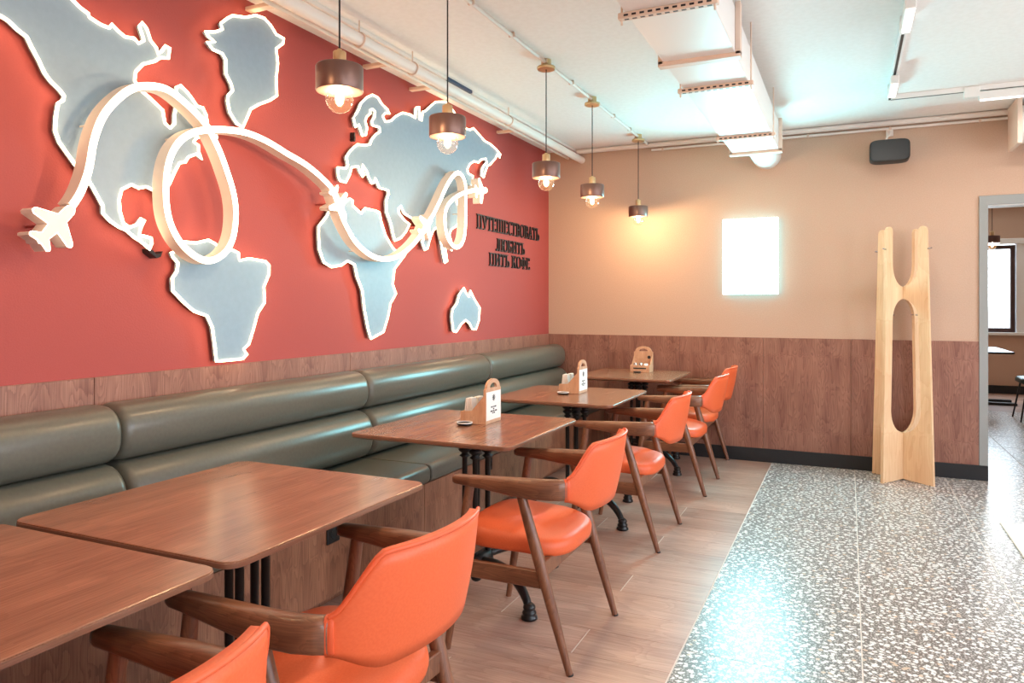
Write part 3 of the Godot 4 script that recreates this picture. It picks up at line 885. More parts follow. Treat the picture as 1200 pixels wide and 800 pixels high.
func caddies() -> void:
	var places := [[Vector3(1.035, 0.7505, -3.165), "printed wooden caddy on the nearer of the two tables with printed caddies"], [Vector3(1.035, 0.7505, -4.48), "printed wooden caddy on the table between the other two caddies"]]
	var near := ["on the nearer printed caddy's table", "on the farther printed caddy's table"]
	for i in 2:
		var p: Vector3 = places[i][0]
		caddy(p, PI / 2, places[i][1], true)
		# a holder's contents: sachets in white paper, napkins, a red bottle
		var s := thing("sugar_sachets", "bundle of white sugar sachets in the wooden caddy " + near[i], "sachets", p + Vector3(-0.096, 0.009, 0.036), "sugar sachets")
		for k in 5:
			var m := MB.new().box(Vector3(-0.020 + 0.009 * k, 0.055, 0), Vector3(0.006, 0.109 + 0.003 * (k % 2), 0.05), 0.001, Basis(Vector3(0, 0, 1), 0.05 * (k - 2)))
			part("sachet", m, M.paper, s)
		one("napkin_stack", boxm(Vector3(0, 0.055, 0), Vector3(0.024, 0.11, 0.055), 0.003), M.paper, "short stack of white napkins standing in the caddy " + near[i], "napkins", p + Vector3(-0.092, 0.009, -0.034), "napkins in caddies")
		var sauce := thing("sauce_bottle", "small red sauce bottle in the caddy " + near[i], "bottle", p + Vector3(-0.032, 0.009, 0.03), "red sauce bottles")
		part("body", MB.new().lathe([Vector2(0.018, 0.0), Vector2(0.021, 0.003), Vector2(0.021, 0.06), Vector2(0.012, 0.075), Vector2(0.01, 0.084)], 16), M.red_glass, sauce)
		part("cap", MB.new().lathe([Vector2(0.011, 0.084), Vector2(0.0115, 0.1), Vector2(0.009, 0.103)], 14), M.white, sauce)
		var d := thing("ashtray_dish", "small dark dish with a white rim beside the caddy " + near[i], "dish", p + Vector3(-0.085, 0.0, 0.125), "small dishes")
		part("bowl", MB.new().lathe([Vector2(0.026, 0.0), Vector2(0.036, 0.004), Vector2(0.038, 0.011), Vector2(0.034, 0.012), Vector2(0.028, 0.006), Vector2(0.005, 0.005)], 24), M.black, d)
		var ring := PackedVector3Array()
		for k in 24:
			ring.push_back(Vector3(cos(TAU * k / 24) * 0.0365, 0.0125, sin(TAU * k / 24) * 0.0365))
		part("rim", MB.new().tube(ring, 0.0026, 6, true), M.white, d)
	# the far table: the tray side shows
	var q := Vector3(1.0, 0.7505, -6.17)
	caddy(q, PI, "wooden caddy of shakers on the table against the back wall", false)
	var names := [["salt_shaker", "clear salt shaker with a steel cap in the caddy at the back wall", "shaker"], ["pepper_shaker", "dark pepper shaker with a steel cap in the caddy at the back wall", "shaker"], ["toothpick_holder", "white toothpick cup in the caddy at the back wall", "cup"]]
	for i in 3:
		var s := thing(names[i][0], names[i][1], names[i][2], q + Vector3(-0.045 + 0.045 * i, 0.009, 0.096))
		if i < 2:
			part("jar", MB.new().lathe([Vector2(0.014, 0.0), Vector2(0.019, 0.003), Vector2(0.017, 0.035), Vector2(0.013, 0.05)], 16), M.white if i == 0 else M.dark_frame, s)
			part("cap", MB.new().lathe([Vector2(0.0145, 0.05), Vector2(0.015, 0.06), Vector2(0.009, 0.07), Vector2(0.002, 0.072)], 16), M.steel, s)
		else:
			part("cup", MB.new().lathe([Vector2(0.012, 0.0), Vector2(0.013, 0.002), Vector2(0.018, 0.062), Vector2(0.0165, 0.062), Vector2(0.0115, 0.01)], 16), M.white, s)
	one("small_tray", boxm(Vector3(0, 0.005, 0), Vector3(0.06, 0.01, 0.03), 0.003), M.black, "small black tray beside the caddy at the back wall", "tray", Vector3(0.99, 0.7505, -6.0))

# ---------------------------------------------------------------- pendants
func make_pendant(called := "pendant_lamp") -> Node3D:
	# origin at the bulb's middle
	var t := thing(called, "", "lamp", Vector3.ZERO, "pendant lamps over the tables")
	var sh := MB.new().lathe([Vector2(0.078, 0.028), Vector2(0.081, 0.028), Vector2(0.0825, 0.031), Vector2(0.0825, 0.112), Vector2(0.080, 0.117), Vector2(0.024, 0.118)], 40)
	var shade := part("lamp_shade", sh, M.shade, t)
	part("inner_lining", MB.new().lathe([Vector2(0.0788, 0.030), Vector2(0.0788, 0.112), Vector2(0.02, 0.113)], 36), M.shade_in, shade)
	part("neck", MB.new().lathe([Vector2(0.022, 0.118), Vector2(0.023, 0.121), Vector2(0.023, 0.166), Vector2(0.021, 0.169), Vector2(0.009, 0.170), Vector2(0.008, 0.178)], 24), M.brass, t)
	part("cord", rod(Vector3(0, 0.175, 0), Vector3(0, TOP - 2.041 - 0.055, 0), 0.0033, 8), M.black, t)
	part("ceiling_canopy", MB.new().lathe([Vector2(0.052, TOP - 2.041 - 0.058), Vector2(0.054, TOP - 2.041 - 0.055), Vector2(0.054, TOP - 2.041 - 0.042), Vector2(0.03, TOP - 2.041 - 0.040), Vector2(0.03, TOP - 2.041)], 28), M.brass, t)
	var gl := []
	for i in 12:
		var a := -PI / 2 + PI * 0.92 * i / 11.0
		gl.append(Vector2(maxf(cos(a) * 0.048, 0.0015), sin(a) * 0.048))
	gl.append(Vector2(0.014, 0.07))
	var bulb := part("bulb", MB.new().lathe(gl, 24), M.bulb_glass, t)
	part("filament", MB.new().lathe([Vector2(0.004, -0.022), Vector2(0.013, -0.012), Vector2(0.016, 0.006), Vector2(0.013, 0.024), Vector2(0.004, 0.034)], 14), M.filament, bulb)
	var l := OmniLight3D.new()
	l.name = "pendant_light"
	l.light_color = Color(1.0, 0.84, 0.64)
	l.light_energy = PENDANT
	l.light_size = 0.016
	l.omni_range = 20.0
	l.omni_attenuation = 2.0
	l.shadow_enabled = true
	t.add_child(l)
	l.position = Vector3(0, 0.004, 0)
	return t

const PENDANT = 0.46

func pendants() -> void:
	var p := make_pendant()
	p.position = Vector3(0.975, 2.041, -2.074)
	tag(p, "brown drum pendant lamp hanging in front of the red wall between two map panels", "lamp")
	copy(p, "pendant_lamp", Vector3(0.975, 2.041, -2.835), "brown drum pendant lamp hanging in front of the largest grey map panel")
	copy(p, "pendant_lamp", Vector3(0.975, 2.041, -4.005), "brown drum pendant lamp in front of the bare red wall above the black lettering")
	copy(p, "pendant_lamp", Vector3(0.975, 2.041, -4.861), "brown drum pendant lamp between the lettering and the light box")
	copy(p, "pendant_lamp", Vector3(0.975, 2.041, -6.092), "brown drum pendant lamp closest to the beige back wall")
	copy(p, "pendant_lamp", Vector3(0.975, 2.041, -0.9), "brown drum pendant lamp over the first table")
	copy(p, "pendant_lamp", Vector3(4.19, 2.041, -10.5), "brown drum pendant lamp seen through the doorway")

# ---------------------------------------------------------------- neon map
func outline_of(flat: Array) -> PackedVector2Array:
	var p := PackedVector2Array()
	for i in range(0, flat.size(), 2):
		p.push_back(Vector2(-flat[i], flat[i + 1]))
	return p

func map_panel(called: String, flat: Array, label: String) -> void:
	var poly := outline_of(flat)
	var c := Vector2.ZERO
	for p in poly:
		c += p
	c /= poly.size()
	for i in poly.size():
		poly[i] -= c
	var t := thing(called, label, "wall panel", Vector3(0, c.y, -c.x), "glowing continents of the wall map")
	part("board", MB.new().prism(poly, Vector3(0.024, 0, 0), Vector3(0, 0, -1), Vector3.UP, Vector3(0.018, 0, 0)), M.map, t)
	var pts := PackedVector3Array()
	for i in poly.size():
		var a := poly[i]
		var b := poly[(i + 1) % poly.size()]
		var n := maxi(1, int(a.distance_to(b) / 0.03))
		for k in n:
			var q := a.lerp(b, float(k) / n)
			pts.push_back(Vector3(0.043, q.y, -q.x))
	part("neon_edge", MB.new().tube(pts, 0.0055, 6, true), M.neon, t, "glowing warm white edge light")
	# stand-offs to the wall, well inside the outline
	var inner := Geometry2D.offset_polygon(poly, -0.05)
	for ring in inner:
		var k := 0
		while k < ring.size():
			part("standoff", rod(Vector3(-0.001, ring[k].y, -ring[k].x), Vector3(0.026, ring[k].y, -ring[k].x), 0.008, 8), M.black, t)
			k += maxi(2, ring.size() / 3)

func plane_shape(k: float) -> PackedVector2Array:
	# an airliner from above, nose along +x
	var half := [[0.094, 0.0], [0.09, 0.009], [0.078, 0.0165], [0.034, 0.0185], [-0.002, 0.078], [-0.008, 0.086], [-0.019, 0.087], [-0.024, 0.078], [-0.0135, 0.020], [-0.053, 0.0145], [-0.074, 0.040], [-0.081, 0.043], [-0.0875, 0.038], [-0.081, 0.009], [-0.086, 0.0]]
	var p := PackedVector2Array()
	for q in half:
		p.push_back(Vector2(q[0], q[1]) * k)
	for i in range(half.size() - 2, 0, -1):
		p.push_back(Vector2(half[i][0], -half[i][1]) * k)
	return p

func airplane(at: Vector3, dir: Vector2, k: float, label: String) -> void:
	# dir is (towards the back of the room, up)
	var t := thing("neon_airplane", label, "wall sign", at, "small airliners on the glowing route")
	var d := dir.normalized()
	var u := Vector3(0, d.y, -d.x)
	var w := Vector3(0, d.x, d.y)
	part("body", MB.new().prism(plane_shape(k), Vector3(0.0, 0, 0), u, w, Vector3(0.064, 0, 0)), M.side, t)
	part("lit_face", MB.new().prism(plane_shape(k * 0.99), Vector3(0.064, 0, 0), u, w, Vector3(0.004, 0, 0)), M.plane_face, t, "cream lit face")
	var pts := PackedVector3Array()
	for q in plane_shape(k):
		pts.push_back(Vector3(0.066, 0, 0) + u * q.x + w * q.y)
	part("neon_rim", MB.new().tube(pts, 0.0022, 5, true), M.route, t)
	part("standoff", rod(Vector3(-at.x, 0, 0), Vector3(0.002, 0, 0), 0.005, 8), M.red, t)

func neon_map() -> void:
	map_panel("neon_map_panel", NORTH_AMERICA_OUTLINE, "grey map panel shaped like North America with a glowing edge")
	map_panel("neon_map_panel", GREENLAND_OUTLINE, "grey map panel shaped like Greenland with a glowing edge")
	map_panel("neon_map_panel", SOUTH_AMERICA_OUTLINE, "grey-blue map panel shaped like South America touching the wood panelling")
	map_panel("neon_map_panel", EURASIA_OUTLINE, "largest grey-blue map panel shaped like Europe and Asia")
	map_panel("neon_map_panel", AFRICA_OUTLINE, "pale blue map panel shaped like Africa")
	map_panel("neon_map_panel", AUSTRALIA_OUTLINE, "small map panel shaped like Australia with a glowing edge")
	# two pieces without light
	var isl := PackedVector2Array([Vector2(-0.009, -0.022), Vector2(0.004, -0.026), Vector2(0.009, -0.005), Vector2(0.003, 0.022), Vector2(-0.003, 0.026), Vector2(-0.006, 0.004), Vector2(-0.003, -0.008)])
	one("map_island", MB.new().prism(isl, Vector3.ZERO, Vector3(0, 0, -1), Vector3.UP, Vector3(0.030, 0, 0)), M.letters, "tiny dark unlit island piece beside the Europe panel", "wall panel", Vector3(0, 2.283, -3.418))
	var isth := PackedVector2Array([Vector2(-0.03, 0.016), Vector2(-0.012, 0.012), Vector2(0.004, -0.004), Vector2(0.022, 0.0), Vector2(0.036, 0.01), Vector2(0.026, -0.014), Vector2(0.008, -0.02), Vector2(-0.012, -0.008), Vector2(-0.026, 0.0)])
	one("map_isthmus", MB.new().prism(isth, Vector3.ZERO, Vector3(0, 0, -1), Vector3.UP, Vector3(0.042, 0, 0)), M.letters, "small dark unlit piece below the tip of the North America panel", "wall panel", Vector3(0, 1.53, -2.083))

	# the flight route: a channel standing off the wall with a lit face
	var ctrl := outline_of(ROUTE_LINE)
	var line := PackedVector2Array()
	for i in ctrl.size() - 1:
		var p0 := ctrl[maxi(i - 1, 0)]
		var p3 := ctrl[mini(i + 2, ctrl.size() - 1)]
		for k in 4:
			line.push_back(ctrl[i].cubic_interpolate(ctrl[i + 1], p0, p3, k / 4.0))
	line.push_back(ctrl[ctrl.size() - 1])
	# even it out a little
	for pass_no in 3:
		var q := line.duplicate()
		for i in range(1, line.size() - 1):
			q[i] = (line[i - 1] + line[i] * 2.0 + line[i + 1]) * 0.25
		line = q
	var t := thing("neon_route", "looping flight route of glowing white ribbon across the wall map", "wall sign", Vector3(0.088, 0, 0))
	var walls := []
	var face := []
	for i in line.size():
		var d := (line[mini(i + 1, line.size() - 1)] - line[maxi(i - 1, 0)]).normalized()
		var nrm := Vector2(-d.y, d.x)
		var at := func(off: float, x: float) -> Vector3:
			var p := line[i] + nrm * off
			return Vector3(x, p.y, -p.x)
		walls.append(PackedVector3Array([at.call(-0.0145, 0.0), at.call(0.0145, 0.0), at.call(0.0145, 0.060), at.call(-0.0145, 0.060)]))
		face.append(PackedVector3Array([at.call(-0.0135, 0.0595), at.call(0.0135, 0.0595), at.call(0.0115, 0.064), at.call(-0.0115, 0.064)]))
	var mb := MB.new()
	mb.loft(walls)
	for i in mb.g.size():
		mb.g[i] = -1
	part("channel", mb, M.side, t, "beige side walls of the ribbon")
	part("neon_face", MB.new().loft(face), M.route, t, "glowing white face")
	# held by short pins wherever it crosses a map board
	var boards := []
	for f in [NORTH_AMERICA_OUTLINE, SOUTH_AMERICA_OUTLINE, EURASIA_OUTLINE, AFRICA_OUTLINE]:
		boards.append_array(Geometry2D.offset_polygon(outline_of(f), -0.03))
	for i in range(8, line.size() - 4, 14):
		for b in boards:
			if Geometry2D.is_point_in_polygon(line[i], b):
				part("standoff", rod(Vector3(-0.047, line[i].y, -line[i].x), Vector3(0.001, line[i].y, -line[i].x), 0.004, 8), M.side, t)
	airplane(Vector3(0.088, 1.5905, -1.5995), Vector2(0.668, 0.744), 1.0, "cream airliner at the start of the glowing route on the bare red wall")
	airplane(Vector3(0.09, 1.856, -3.118), Vector2(0.107, -0.158), 1.0, "cream airliner at the north-west of the Africa panel")
	airplane(Vector3(0.09, 1.817, -3.993), Vector2(0.196, 0.182), 1.05, "cream airliner over the south coast of the Asia panel")
	airplane(Vector3(0.09, 2.156, -4.76), Vector2(0.284, 0.056), 1.05, "cream airliner at the end of the glowing route near the lettering")

	# lettering
	var tx := thing("wall_lettering", "black Russian lettering in three lines on the red wall", "lettering", Vector3(0.0, 1.8, -5.6))
	var font := SystemFont.new()
	font.font_names = PackedStringArray(["Droid Serif"])
	font.font_weight = 400
	for l in [["ПУТЕШЕСТВОВАТЬ", -4.972, -6.216, 1.906, 2.022], ["ЛЮБИТЬ", -5.31, -5.885, 1.757, 1.862], ["ПИТЬ КОФЕ", -5.187, -5.997, 1.632, 1.738]]:
		var tm := TextMesh.new()
		tm.text = l[0]
		tm.font = font
		tm.font_size = 64
		tm.pixel_size = 0.002
		tm.depth = 0.012
		tm.horizontal_alignment = HORIZONTAL_ALIGNMENT_LEFT
		tm.vertical_alignment = VERTICAL_ALIGNMENT_BOTTOM
		var bb := tm.get_aabb()
		var o := part("text_line", tm, M.letters, tx)
		var kx: float = (l[1] - l[2]) / bb.size.x
		var ky: float = (l[4] - l[3]) / bb.size.y
		o.basis = Basis(Vector3.UP, PI / 2) * Basis.from_scale(Vector3(kx, ky, 1.0))
		o.position = Vector3(0.007, l[3] - bb.position.y * ky, l[1] + bb.position.x * kx) - tx.position

# ---------------------------------------------------------------- lamps, pipes and ducts
func light_box() -> void:
	var t := thing("light_box_sign", "blank white glowing light box on the beige wall", "light box", Vector3(1.85, 1.727, BACK))
	part("back_plate", span(Vector3(-0.2, -0.295, 0.0), Vector3(0.2, 0.295, 0.03)), M.white, t)
	part("light_edge", span(Vector3(-0.218, -0.313, 0.028), Vector3(0.218, 0.313, 0.05), 0.002), M.box_edge, t, "glowing edge standing for cyan light spilling from behind the panel")
	part("light_panel", span(Vector3(-0.225, -0.32, 0.05), Vector3(0.225, 0.32, 0.07), 0.004), M.light_box, t)
	area("box_light", Vector3(0, 0, 0.076), Vector2(0.44, 0.63), Vector3(0, 0, 1), Color(0.56, 0.95, 1.0), BOX, t)

const BOX = 5.6

func lamp_bar(at: Vector3, along_x: bool, length: float, label: String, energy: float) -> void:
	var t := thing("linear_track_lamp", label, "lamp", at, "linear lamps on the ceiling track")
	t.rotation.y = PI / 2 if along_x else 0.0
	part("housing", boxm(Vector3(0, -0.03, 0), Vector3(0.046, 0.05, length), 0.003), M.white, t)
	part("adapter", boxm(Vector3(0, 0.0, -length * 0.5 - 0.04), Vector3(0.05, 0.07, 0.09), 0.003), M.white, t)
	part("diffuser_light", boxm(Vector3(0, -0.056, 0), Vector3(0.036, 0.006, length - 0.02), 0.001), M.lamp_face, t)
	area("track_light", Vector3(0, -0.062, 0), Vector2(0.04, length), Vector3.DOWN, Color(1.0, 0.97, 0.93), energy, t)

func services() -> void:
	# pipes along the left wall
	one("heating_pipe", rod(Vector3(0.335, 2.672, 2.9), Vector3(0.335, 2.672, BACK), 0.032, 18), M.pipe, "thick white pipe along the ceiling above the red wall", "pipe")
	one("cable_conduit", rod(Vector3(0.20, 2.698, 2.9), Vector3(0.20, 2.698, BACK), 0.011, 10), M.pipe, "thin conduit between the thick pipe and the red wall", "conduit")
	var cs := thing("ceiling_ledge", "flat cream cover strip on the ceiling beside the thick pipe", "strip", Vector3(0.245, TOP, 0))
	part("strip", span(Vector3(-0.045, -0.022, 2.9), Vector3(0.045, 0.0, -4.02), 0.003), M.pipe, cs)
	part("strip", span(Vector3(-0.045, -0.022, -4.38), Vector3(0.045, 0.0, BACK), 0.003), M.pipe, cs)
	for z in [-2.63, -3.55, -4.05, -5.35]:
		var t := thing("pipe_bracket", "cream pipe bracket on the red wall under the ceiling, %s" % {-2.63: "above the Greenland panel", -3.55: "before the dark slot vent", -4.05: "beside the dark slot vent", -5.35: "above the lettering"}[z], "bracket", Vector3(0, 2.735, z), "pipe brackets")
		part("arm", span(Vector3(-0.001, -0.02, -0.02), Vector3(0.20, 0.0, 0.02), 0.003), M.clip, t)
		var ring := PackedVector3Array()
		for i in 18:
			ring.push_back(Vector3(0.335 + cos(TAU * i / 18) * 0.036, -0.063 + sin(TAU * i / 18) * 0.036, 0.5))
		part("pipe_clamp", MB.new().tube(ring, 0.0045, 6, true), M.clip, t)
		part("hanger_rod", rod(Vector3(0.335, -0.028, 0.5), Vector3(0.335, 0.036, 0.5), 0.004, 8), M.clip, t)
	var v := thing("slot_vent", "dark blue slot vent in the ceiling beside the thick pipe", "vent", Vector3(0.245, TOP, -4.2))
	part("slot", boxm(Vector3(0, -0.004, 0), Vector3(0.088, 0.03, 0.34), 0.002), M.slot, v)
	for s in [-1, 1]:
		part("slot_lip", boxm(Vector3(0, -0.012, s * 0.174), Vector3(0.088, 0.024, 0.008), 0.002), M.pipe, v)
	# rail the pendants hang from
	var r := thing("pendant_conduit", "thin white conduit on the ceiling carrying the pendant lamps", "conduit", Vector3(0.975, 2.752, 0))
	part("tube", rod(Vector3(0, 0, 2.9), Vector3(0, 0, -6.40), 0.011, 10), M.pipe, r)
	for i in 18:
		part("clip", boxm(Vector3(0, 0.004, 2.0 - i * 0.46), Vector3(0.035, 0.026, 0.014), 0.003), M.clip, r)
	# pipes along the back wall
	one("back_pipe", rod(Vector3(0.30, 2.746, -6.435), Vector3(6.15, 2.746, -6.435), 0.021, 14), M.pipe, "white pipe along the top of the beige wall", "pipe")
	var c := thing("back_conduit", "thin conduit with clips just under the pipe on the beige wall", "conduit", Vector3(0, 2.706, -6.455))
	part("tube", rod(Vector3(1.0, 0, 0), Vector3(6.15, 0, 0), 0.011, 10), M.pipe, c)
	for i in 8:
		part("clip", boxm(Vector3(1.1 + i * 0.6, 0.0, 0.0), Vector3(0.016, 0.026, 0.028), 0.003), M.clip, c)

	# air duct
	var d := thing("air_duct", "white rectangular air duct hanging under the ceiling on perforated rails", "duct", Vector3(1.967, 2.47, 0))
	part("duct_body", span(Vector3(-0.165, 0.0, 2.9), Vector3(0.165, 0.205, -5.74), 0.003), M.duct, d)
	part("round_spigot", MB.new().loft(spigot(0.115, -5.74, BACK)), M.duct, d, "round white spigot into the wall")
	for z in [-3.46, -5.74, -1.2, 1.0]:
		var f := MB.new()
		f.box(Vector3(0, -0.008, z), Vector3(0.378, 0.026, 0.05), 0.002)
		f.box(Vector3(0.177, 0.11, z), Vector3(0.024, 0.24, 0.05), 0.002)
		f.box(Vector3(-0.177, 0.11, z), Vector3(0.024, 0.24, 0.05), 0.002)
		part("flange", f, M.clip, d)
	for z in [-2.80, -3.91, -5.15, -0.6]:
		var rl := part("support_rail", MB.new().box(Vector3(0, -0.0125, z), Vector3(0.385, 0.024, 0.03), 0.002), M.clip, d)
		var sl := MB.new()
		for i in 11:
			sl.box(Vector3(-0.16 + 0.032 * i, -0.0125, z + 0.0153), Vector3(0.018, 0.008, 0.001))
			sl.box(Vector3(-0.16 + 0.032 * i, -0.0248, z), Vector3(0.018, 0.001, 0.010))
		part("slots", sl, M.letters, rl)
		for s in [-1, 1]:
			part("threaded_rod", rod(Vector3(s * 0.180, -0.045, z), Vector3(s * 0.180, 0.3, z), 0.0045, 8), M.clip, d)
	# second duct end high at the right
	var e := thing("duct_elbow", "white round duct elbow with a flange above the doorway", "duct", Vector3(3.68, 2.60, -6.22))
	part("flange_plate", boxm(Vector3(0, 0, 0), Vector3(0.03, 0.32, 0.34), 0.003), M.clip, e)
	part("elbow", MB.new().tube(PackedVector3Array([Vector3(0.01, 0, 0), Vector3(0.2, 0, 0), Vector3(0.6, 0, 0), Vector3(2.5, 0, 0)]), [0.13, 0.145, 0.145, 0.145], 28), M.duct, e)

	# ceiling track with its lamps
	var k := thing("ceiling_track", "white lighting track with a dark slot, turning a corner on the ceiling", "track", Vector3(0, 2.752, 0))
	part("rail", span(Vector3(2.842, -0.014, 2.6), Vector3(2.878, 0.018, -5.70), 0.002), M.white, k)
	part("rail", span(Vector3(2.878, -0.014, -5.666), Vector3(5.9, 0.018, -5.70), 0.002), M.white, k)
	part("slot_strip", span(Vector3(2.853, -0.0155, 2.58), Vector3(2.867, -0.013, -5.68), 0.0), M.black, k)
	part("slot_strip", span(Vector3(2.867, -0.0155, -5.676), Vector3(5.88, -0.013, -5.690), 0.0), M.black, k)
	var E := TRACK
	lamp_bar(Vector3(2.86, 2.73, -5.20), false, 0.34, "short linear lamp on the track near its corner", E)
	lamp_bar(Vector3(2.86, 2.73, -3.95), false, 0.34, "short linear lamp on the straight run of the track, beside the duct rail", E)
	lamp_bar(Vector3(2.86, 2.73, -2.2), false, 0.34, "added unseen linear lamp on the near run of the track", E)  # out of view, added to raise the ambient light
	lamp_bar(Vector3(2.86, 2.73, -0.4), false, 0.34, "added unseen linear lamp on the track over the open floor", E)  # likewise an added lamp for ambient light, never in view
	lamp_bar(Vector3(3.86, 2.73, -5.683), true, 0.95, "long linear lamp on the cross run of the track", E)

	# loudspeaker
	var s := thing("wall_speaker", "black rounded loudspeaker on a bracket high on the beige wall", "speaker", Vector3(2.886, 2.490, -6.27))
	var sp := []
	for q in [[0.86, -0.10], [0.95, -0.09], [1.0, -0.06], [1.0, 0.05], [0.985, 0.066], [0.96, 0.074]]:
		var ring := PackedVector3Array()
		for a in 32:
			var th := TAU * a / 32
			ring.push_back(Vector3(signf(cos(th)) * pow(absf(cos(th)), 0.36) * 0.138 * q[0], signf(sin(th)) * pow(absf(sin(th)), 0.36) * 0.084 * q[0], q[1]))
		sp.append(ring)
	part("cabinet", MB.new().loft(sp), M.speaker, s)
	var gr := []
	for q in [[0.93, 0.0735], [0.92, 0.077]]:
		var ring := PackedVector3Array()
		for a in 32:
			var th := TAU * a / 32
			ring.push_back(Vector3(signf(cos(th)) * pow(absf(cos(th)), 0.36) * 0.138 * q[0], signf(sin(th)) * pow(absf(sin(th)), 0.36) * 0.084 * q[0], q[1]))
		gr.append(ring)
	part("grille", MB.new().loft(gr), M.black, s)
	part("bracket", MB.new().tube(PackedVector3Array([Vector3(-0.02, 0.08, -0.06), Vector3(-0.015, 0.12, -0.07), Vector3(0.01, 0.17, -0.12), Vector3(0.01, 0.19, -0.17)]), 0.008, 8), M.pipe, s)
	part("wall_plate", boxm(Vector3(0.01, 0.185, -0.19), Vector3(0.05, 0.06, 0.02), 0.003), M.pipe, s)

const TRACK = 0.7

func spigot(r: float, z0: float, z1: float) -> Array:
	var rings := []
	for z in [z0, z1]:
		var ring := PackedVector3Array()
		for k in 32:
			ring.push_back(Vector3(0.01 + cos(TAU * k / 32) * r, 0.105 + sin(TAU * k / 32) * r, z))
		rings.append(ring)
	return rings

# ---------------------------------------------------------------- coat stand
func stand_board(t: Node3D, dir: Vector3, called: String) -> void:
	var mb := MB.new()
	var n := Vector3.UP.cross(dir).normalized() * 0.022
	var H := 1.90
	for s in [-1.0, 1.0]:
		# lower piece and upper piece of one half, from the middle line outwards
		var p := PackedVector2Array()
		p.push_back(Vector2(0, 0.01))
		p.push_back(Vector2(0.245 * s, 0.0))
		p.push_back(Vector2(0.193 * s, H - 0.05))
		for i in 7:
			var a := PI * i / 6.0
			p.push_back(Vector2((0.161 + 0.031 * cos(a)) * s, H - 0.031 + 0.031 * sin(a)))
		# the open notch at the top
		p.push_back(Vector2(0.130 * s, 1.64))
		for i in 8:
			var a := PI / 2 * i / 7.0
			p.push_back(Vector2(0.130 * cos(a) * s, 1.62 - 0.165 * sin(a)))
		# the long oval below
		for i in 9:
			var a := PI / 2 * i / 8.0
			p.push_back(Vector2(0.132 * sin(a) * s, 1.205 + 0.16 * cos(a)))
		for i in 9:
			var a := PI / 2 * i / 8.0
			p.push_back(Vector2(0.150 * cos(a) * s, 0.53 - 0.175 * sin(a)))
		mb.prism(p, -n * 0.5, dir, Vector3.UP, n)
	part(called, mb, M.ply, t)

func coat_stand() -> void:
	var t := thing("coat_stand", "pale plywood coat stand of two crossed boards with steel pegs", "coat stand", Vector3(2.972, 0.0, -6.235))
	var a := Vector3(0.797, 0, 0.604).normalized()
	var b := Vector3(-0.604, 0, 0.797).normalized()
	stand_board(t, a, "board")
	stand_board(t, b, "board")
	for d in [a, -a, b, -b]:
		part("peg", rod(d * 0.185 + Vector3(0, 1.73, 0), d * 0.225 + Vector3(0, 1.735, 0), 0.006, 10), M.steel, t, "small steel peg")
		part("peg", rod(d * 0.15 + Vector3(0, 1.245, 0), d * 0.105 + Vector3(0, 1.245, 0), 0.006, 10), M.steel, t, "small steel peg")
		part("foot_pad", rod(d * 0.22 + Vector3(0, 0.0, 0), d * 0.22 + Vector3(0, 0.006, 0), 0.012, 10), M.black, t)

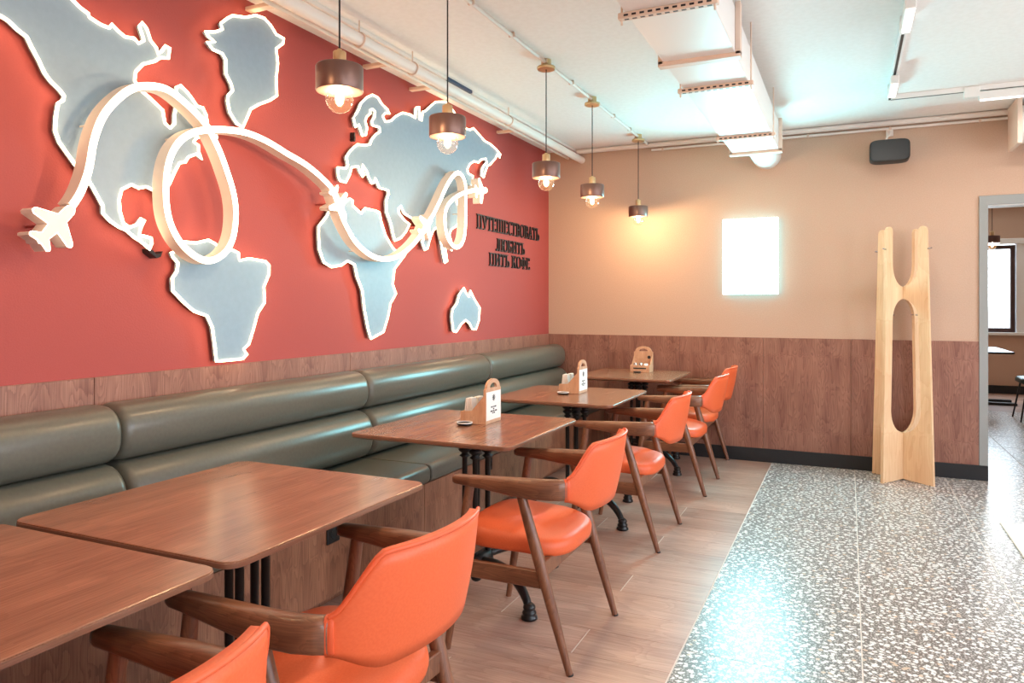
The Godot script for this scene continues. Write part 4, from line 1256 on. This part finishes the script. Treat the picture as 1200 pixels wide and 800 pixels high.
# ---------------------------------------------------------------- beyond the doorway
func second_room() -> void:
	var t := thing("cafe_table", "dark cafe table under the window seen through the doorway", "table", Vector3(4.05, 0, -11.4))
	part("table_top", MB.new().loft([rrect(0.85, 1.25, 0.04, 0.02, 0.705), rrect(0.85, 1.25, 0.04, 0.0, 0.712), rrect(0.85, 1.25, 0.04, 0.0, 0.728), rrect(0.85, 1.25, 0.04, 0.006, 0.732)]), M.black, t)
	part("pedestal", span(Vector3(0.08, 0.02, -0.25), Vector3(0.20, 0.70, -0.13), 0.006), M.black, t)
	part("foot", span(Vector3(-0.15, 0.0, -0.42), Vector3(0.55, 0.035, -0.33), 0.004), M.black, t)
	part("foot", span(Vector3(-0.15, 0.0, -0.05), Vector3(0.55, 0.035, 0.04), 0.004), M.black, t)
	part("base_bar", span(Vector3(0.10, 0.0, -0.40), Vector3(0.18, 0.03, 0.02), 0.004), M.black, t)
	var c := thing("side_chair", "dark green padded chair with thin black legs seen through the doorway", "chair", Vector3(4.60, 0, -10.05))
	part("seat", MB.new().loft([rrect(0.46, 0.46, 0.09, 0.03, 0.42), rrect(0.46, 0.46, 0.09, 0.0, 0.435), rrect(0.46, 0.46, 0.09, 0.0, 0.47), rrect(0.46, 0.46, 0.09, 0.02, 0.49), rrect(0.46, 0.46, 0.09, 0.08, 0.497)], true, false, false), M.green, c)
	var b := MB.new().box(Vector3(0.24, 0.66, 0), Vector3(0.05, 0.36, 0.44), 0.02, Basis(Vector3(0, 0, 1), -0.15))
	part("backrest", b, M.green, c)
	for x in [-1, 1]:
		for z in [-1, 1]:
			part("leg", MB.new().tube(PackedVector3Array([Vector3(0.24 * x, 0, 0.23 * z), Vector3(0.17 * x, 0.43, 0.17 * z)]), [0.008, 0.011], 10), M.black, c)
	one("pale_rectangle", span(Vector3(0, 0.0, 0), Vector3(0.95, 0.008, 1.6), 0.003), M.mat, "plain off-white rectangle on the terrazzo before the doorway", "mat", Vector3(3.43, 0.0, -5.24))  # thin off-white rectangle lying on the terrazzo

# ---------------------------------------------------------------- all together
func _ready() -> void:
	sky_and_camera()
	room_lights()
	materials()
	shell()
	banquette()
	var t := make_table()
	t.position = Vector3(0.976, 0, -1.605)
	tag(t, "walnut table with an empty top between the first table and the nearer printed caddy's table", "table")
	copy(t, "dining_table", Vector3(0.972, 0, -0.762), "walnut table with an empty top at the near end of the bench")
	copy(t, "dining_table", Vector3(0.976, 0, -3.045), "walnut table with the nearer printed caddy")
	copy(t, "dining_table", Vector3(0.99, 0, -4.39), "walnut table with the farther printed caddy")
	copy(t, "dining_table", Vector3(0.99, 0, -5.90), "walnut table with the shaker caddy against the back wall")
	var c := make_chair()
	c.position = Vector3(1.455, 0, -2.72)
	tag(c, "orange armchair at the table with the nearer printed caddy", "chair")
	copy(c, "dining_chair", Vector3(1.44, 0, -1.45), "orange armchair pulled up to the second empty table").rotation.y = -0.06
	copy(c, "dining_chair", Vector3(1.45, 0, -0.70), "orange armchair at the first table, beside the bench's near end")
	copy(c, "dining_chair", Vector3(1.435, 0, -4.13), "orange armchair at the table with the farther printed caddy")
	copy(c, "dining_chair", Vector3(1.46, 0, -5.39), "orange armchair at the shaker table, the one away from the back wall")
	copy(c, "dining_chair", Vector3(1.425, 0, -6.12), "orange armchair at the shaker table, the one beside the back wall")
	neon_map()
	light_box()
	services()
	pendants()
	coat_stand()
	caddies()
	second_room()
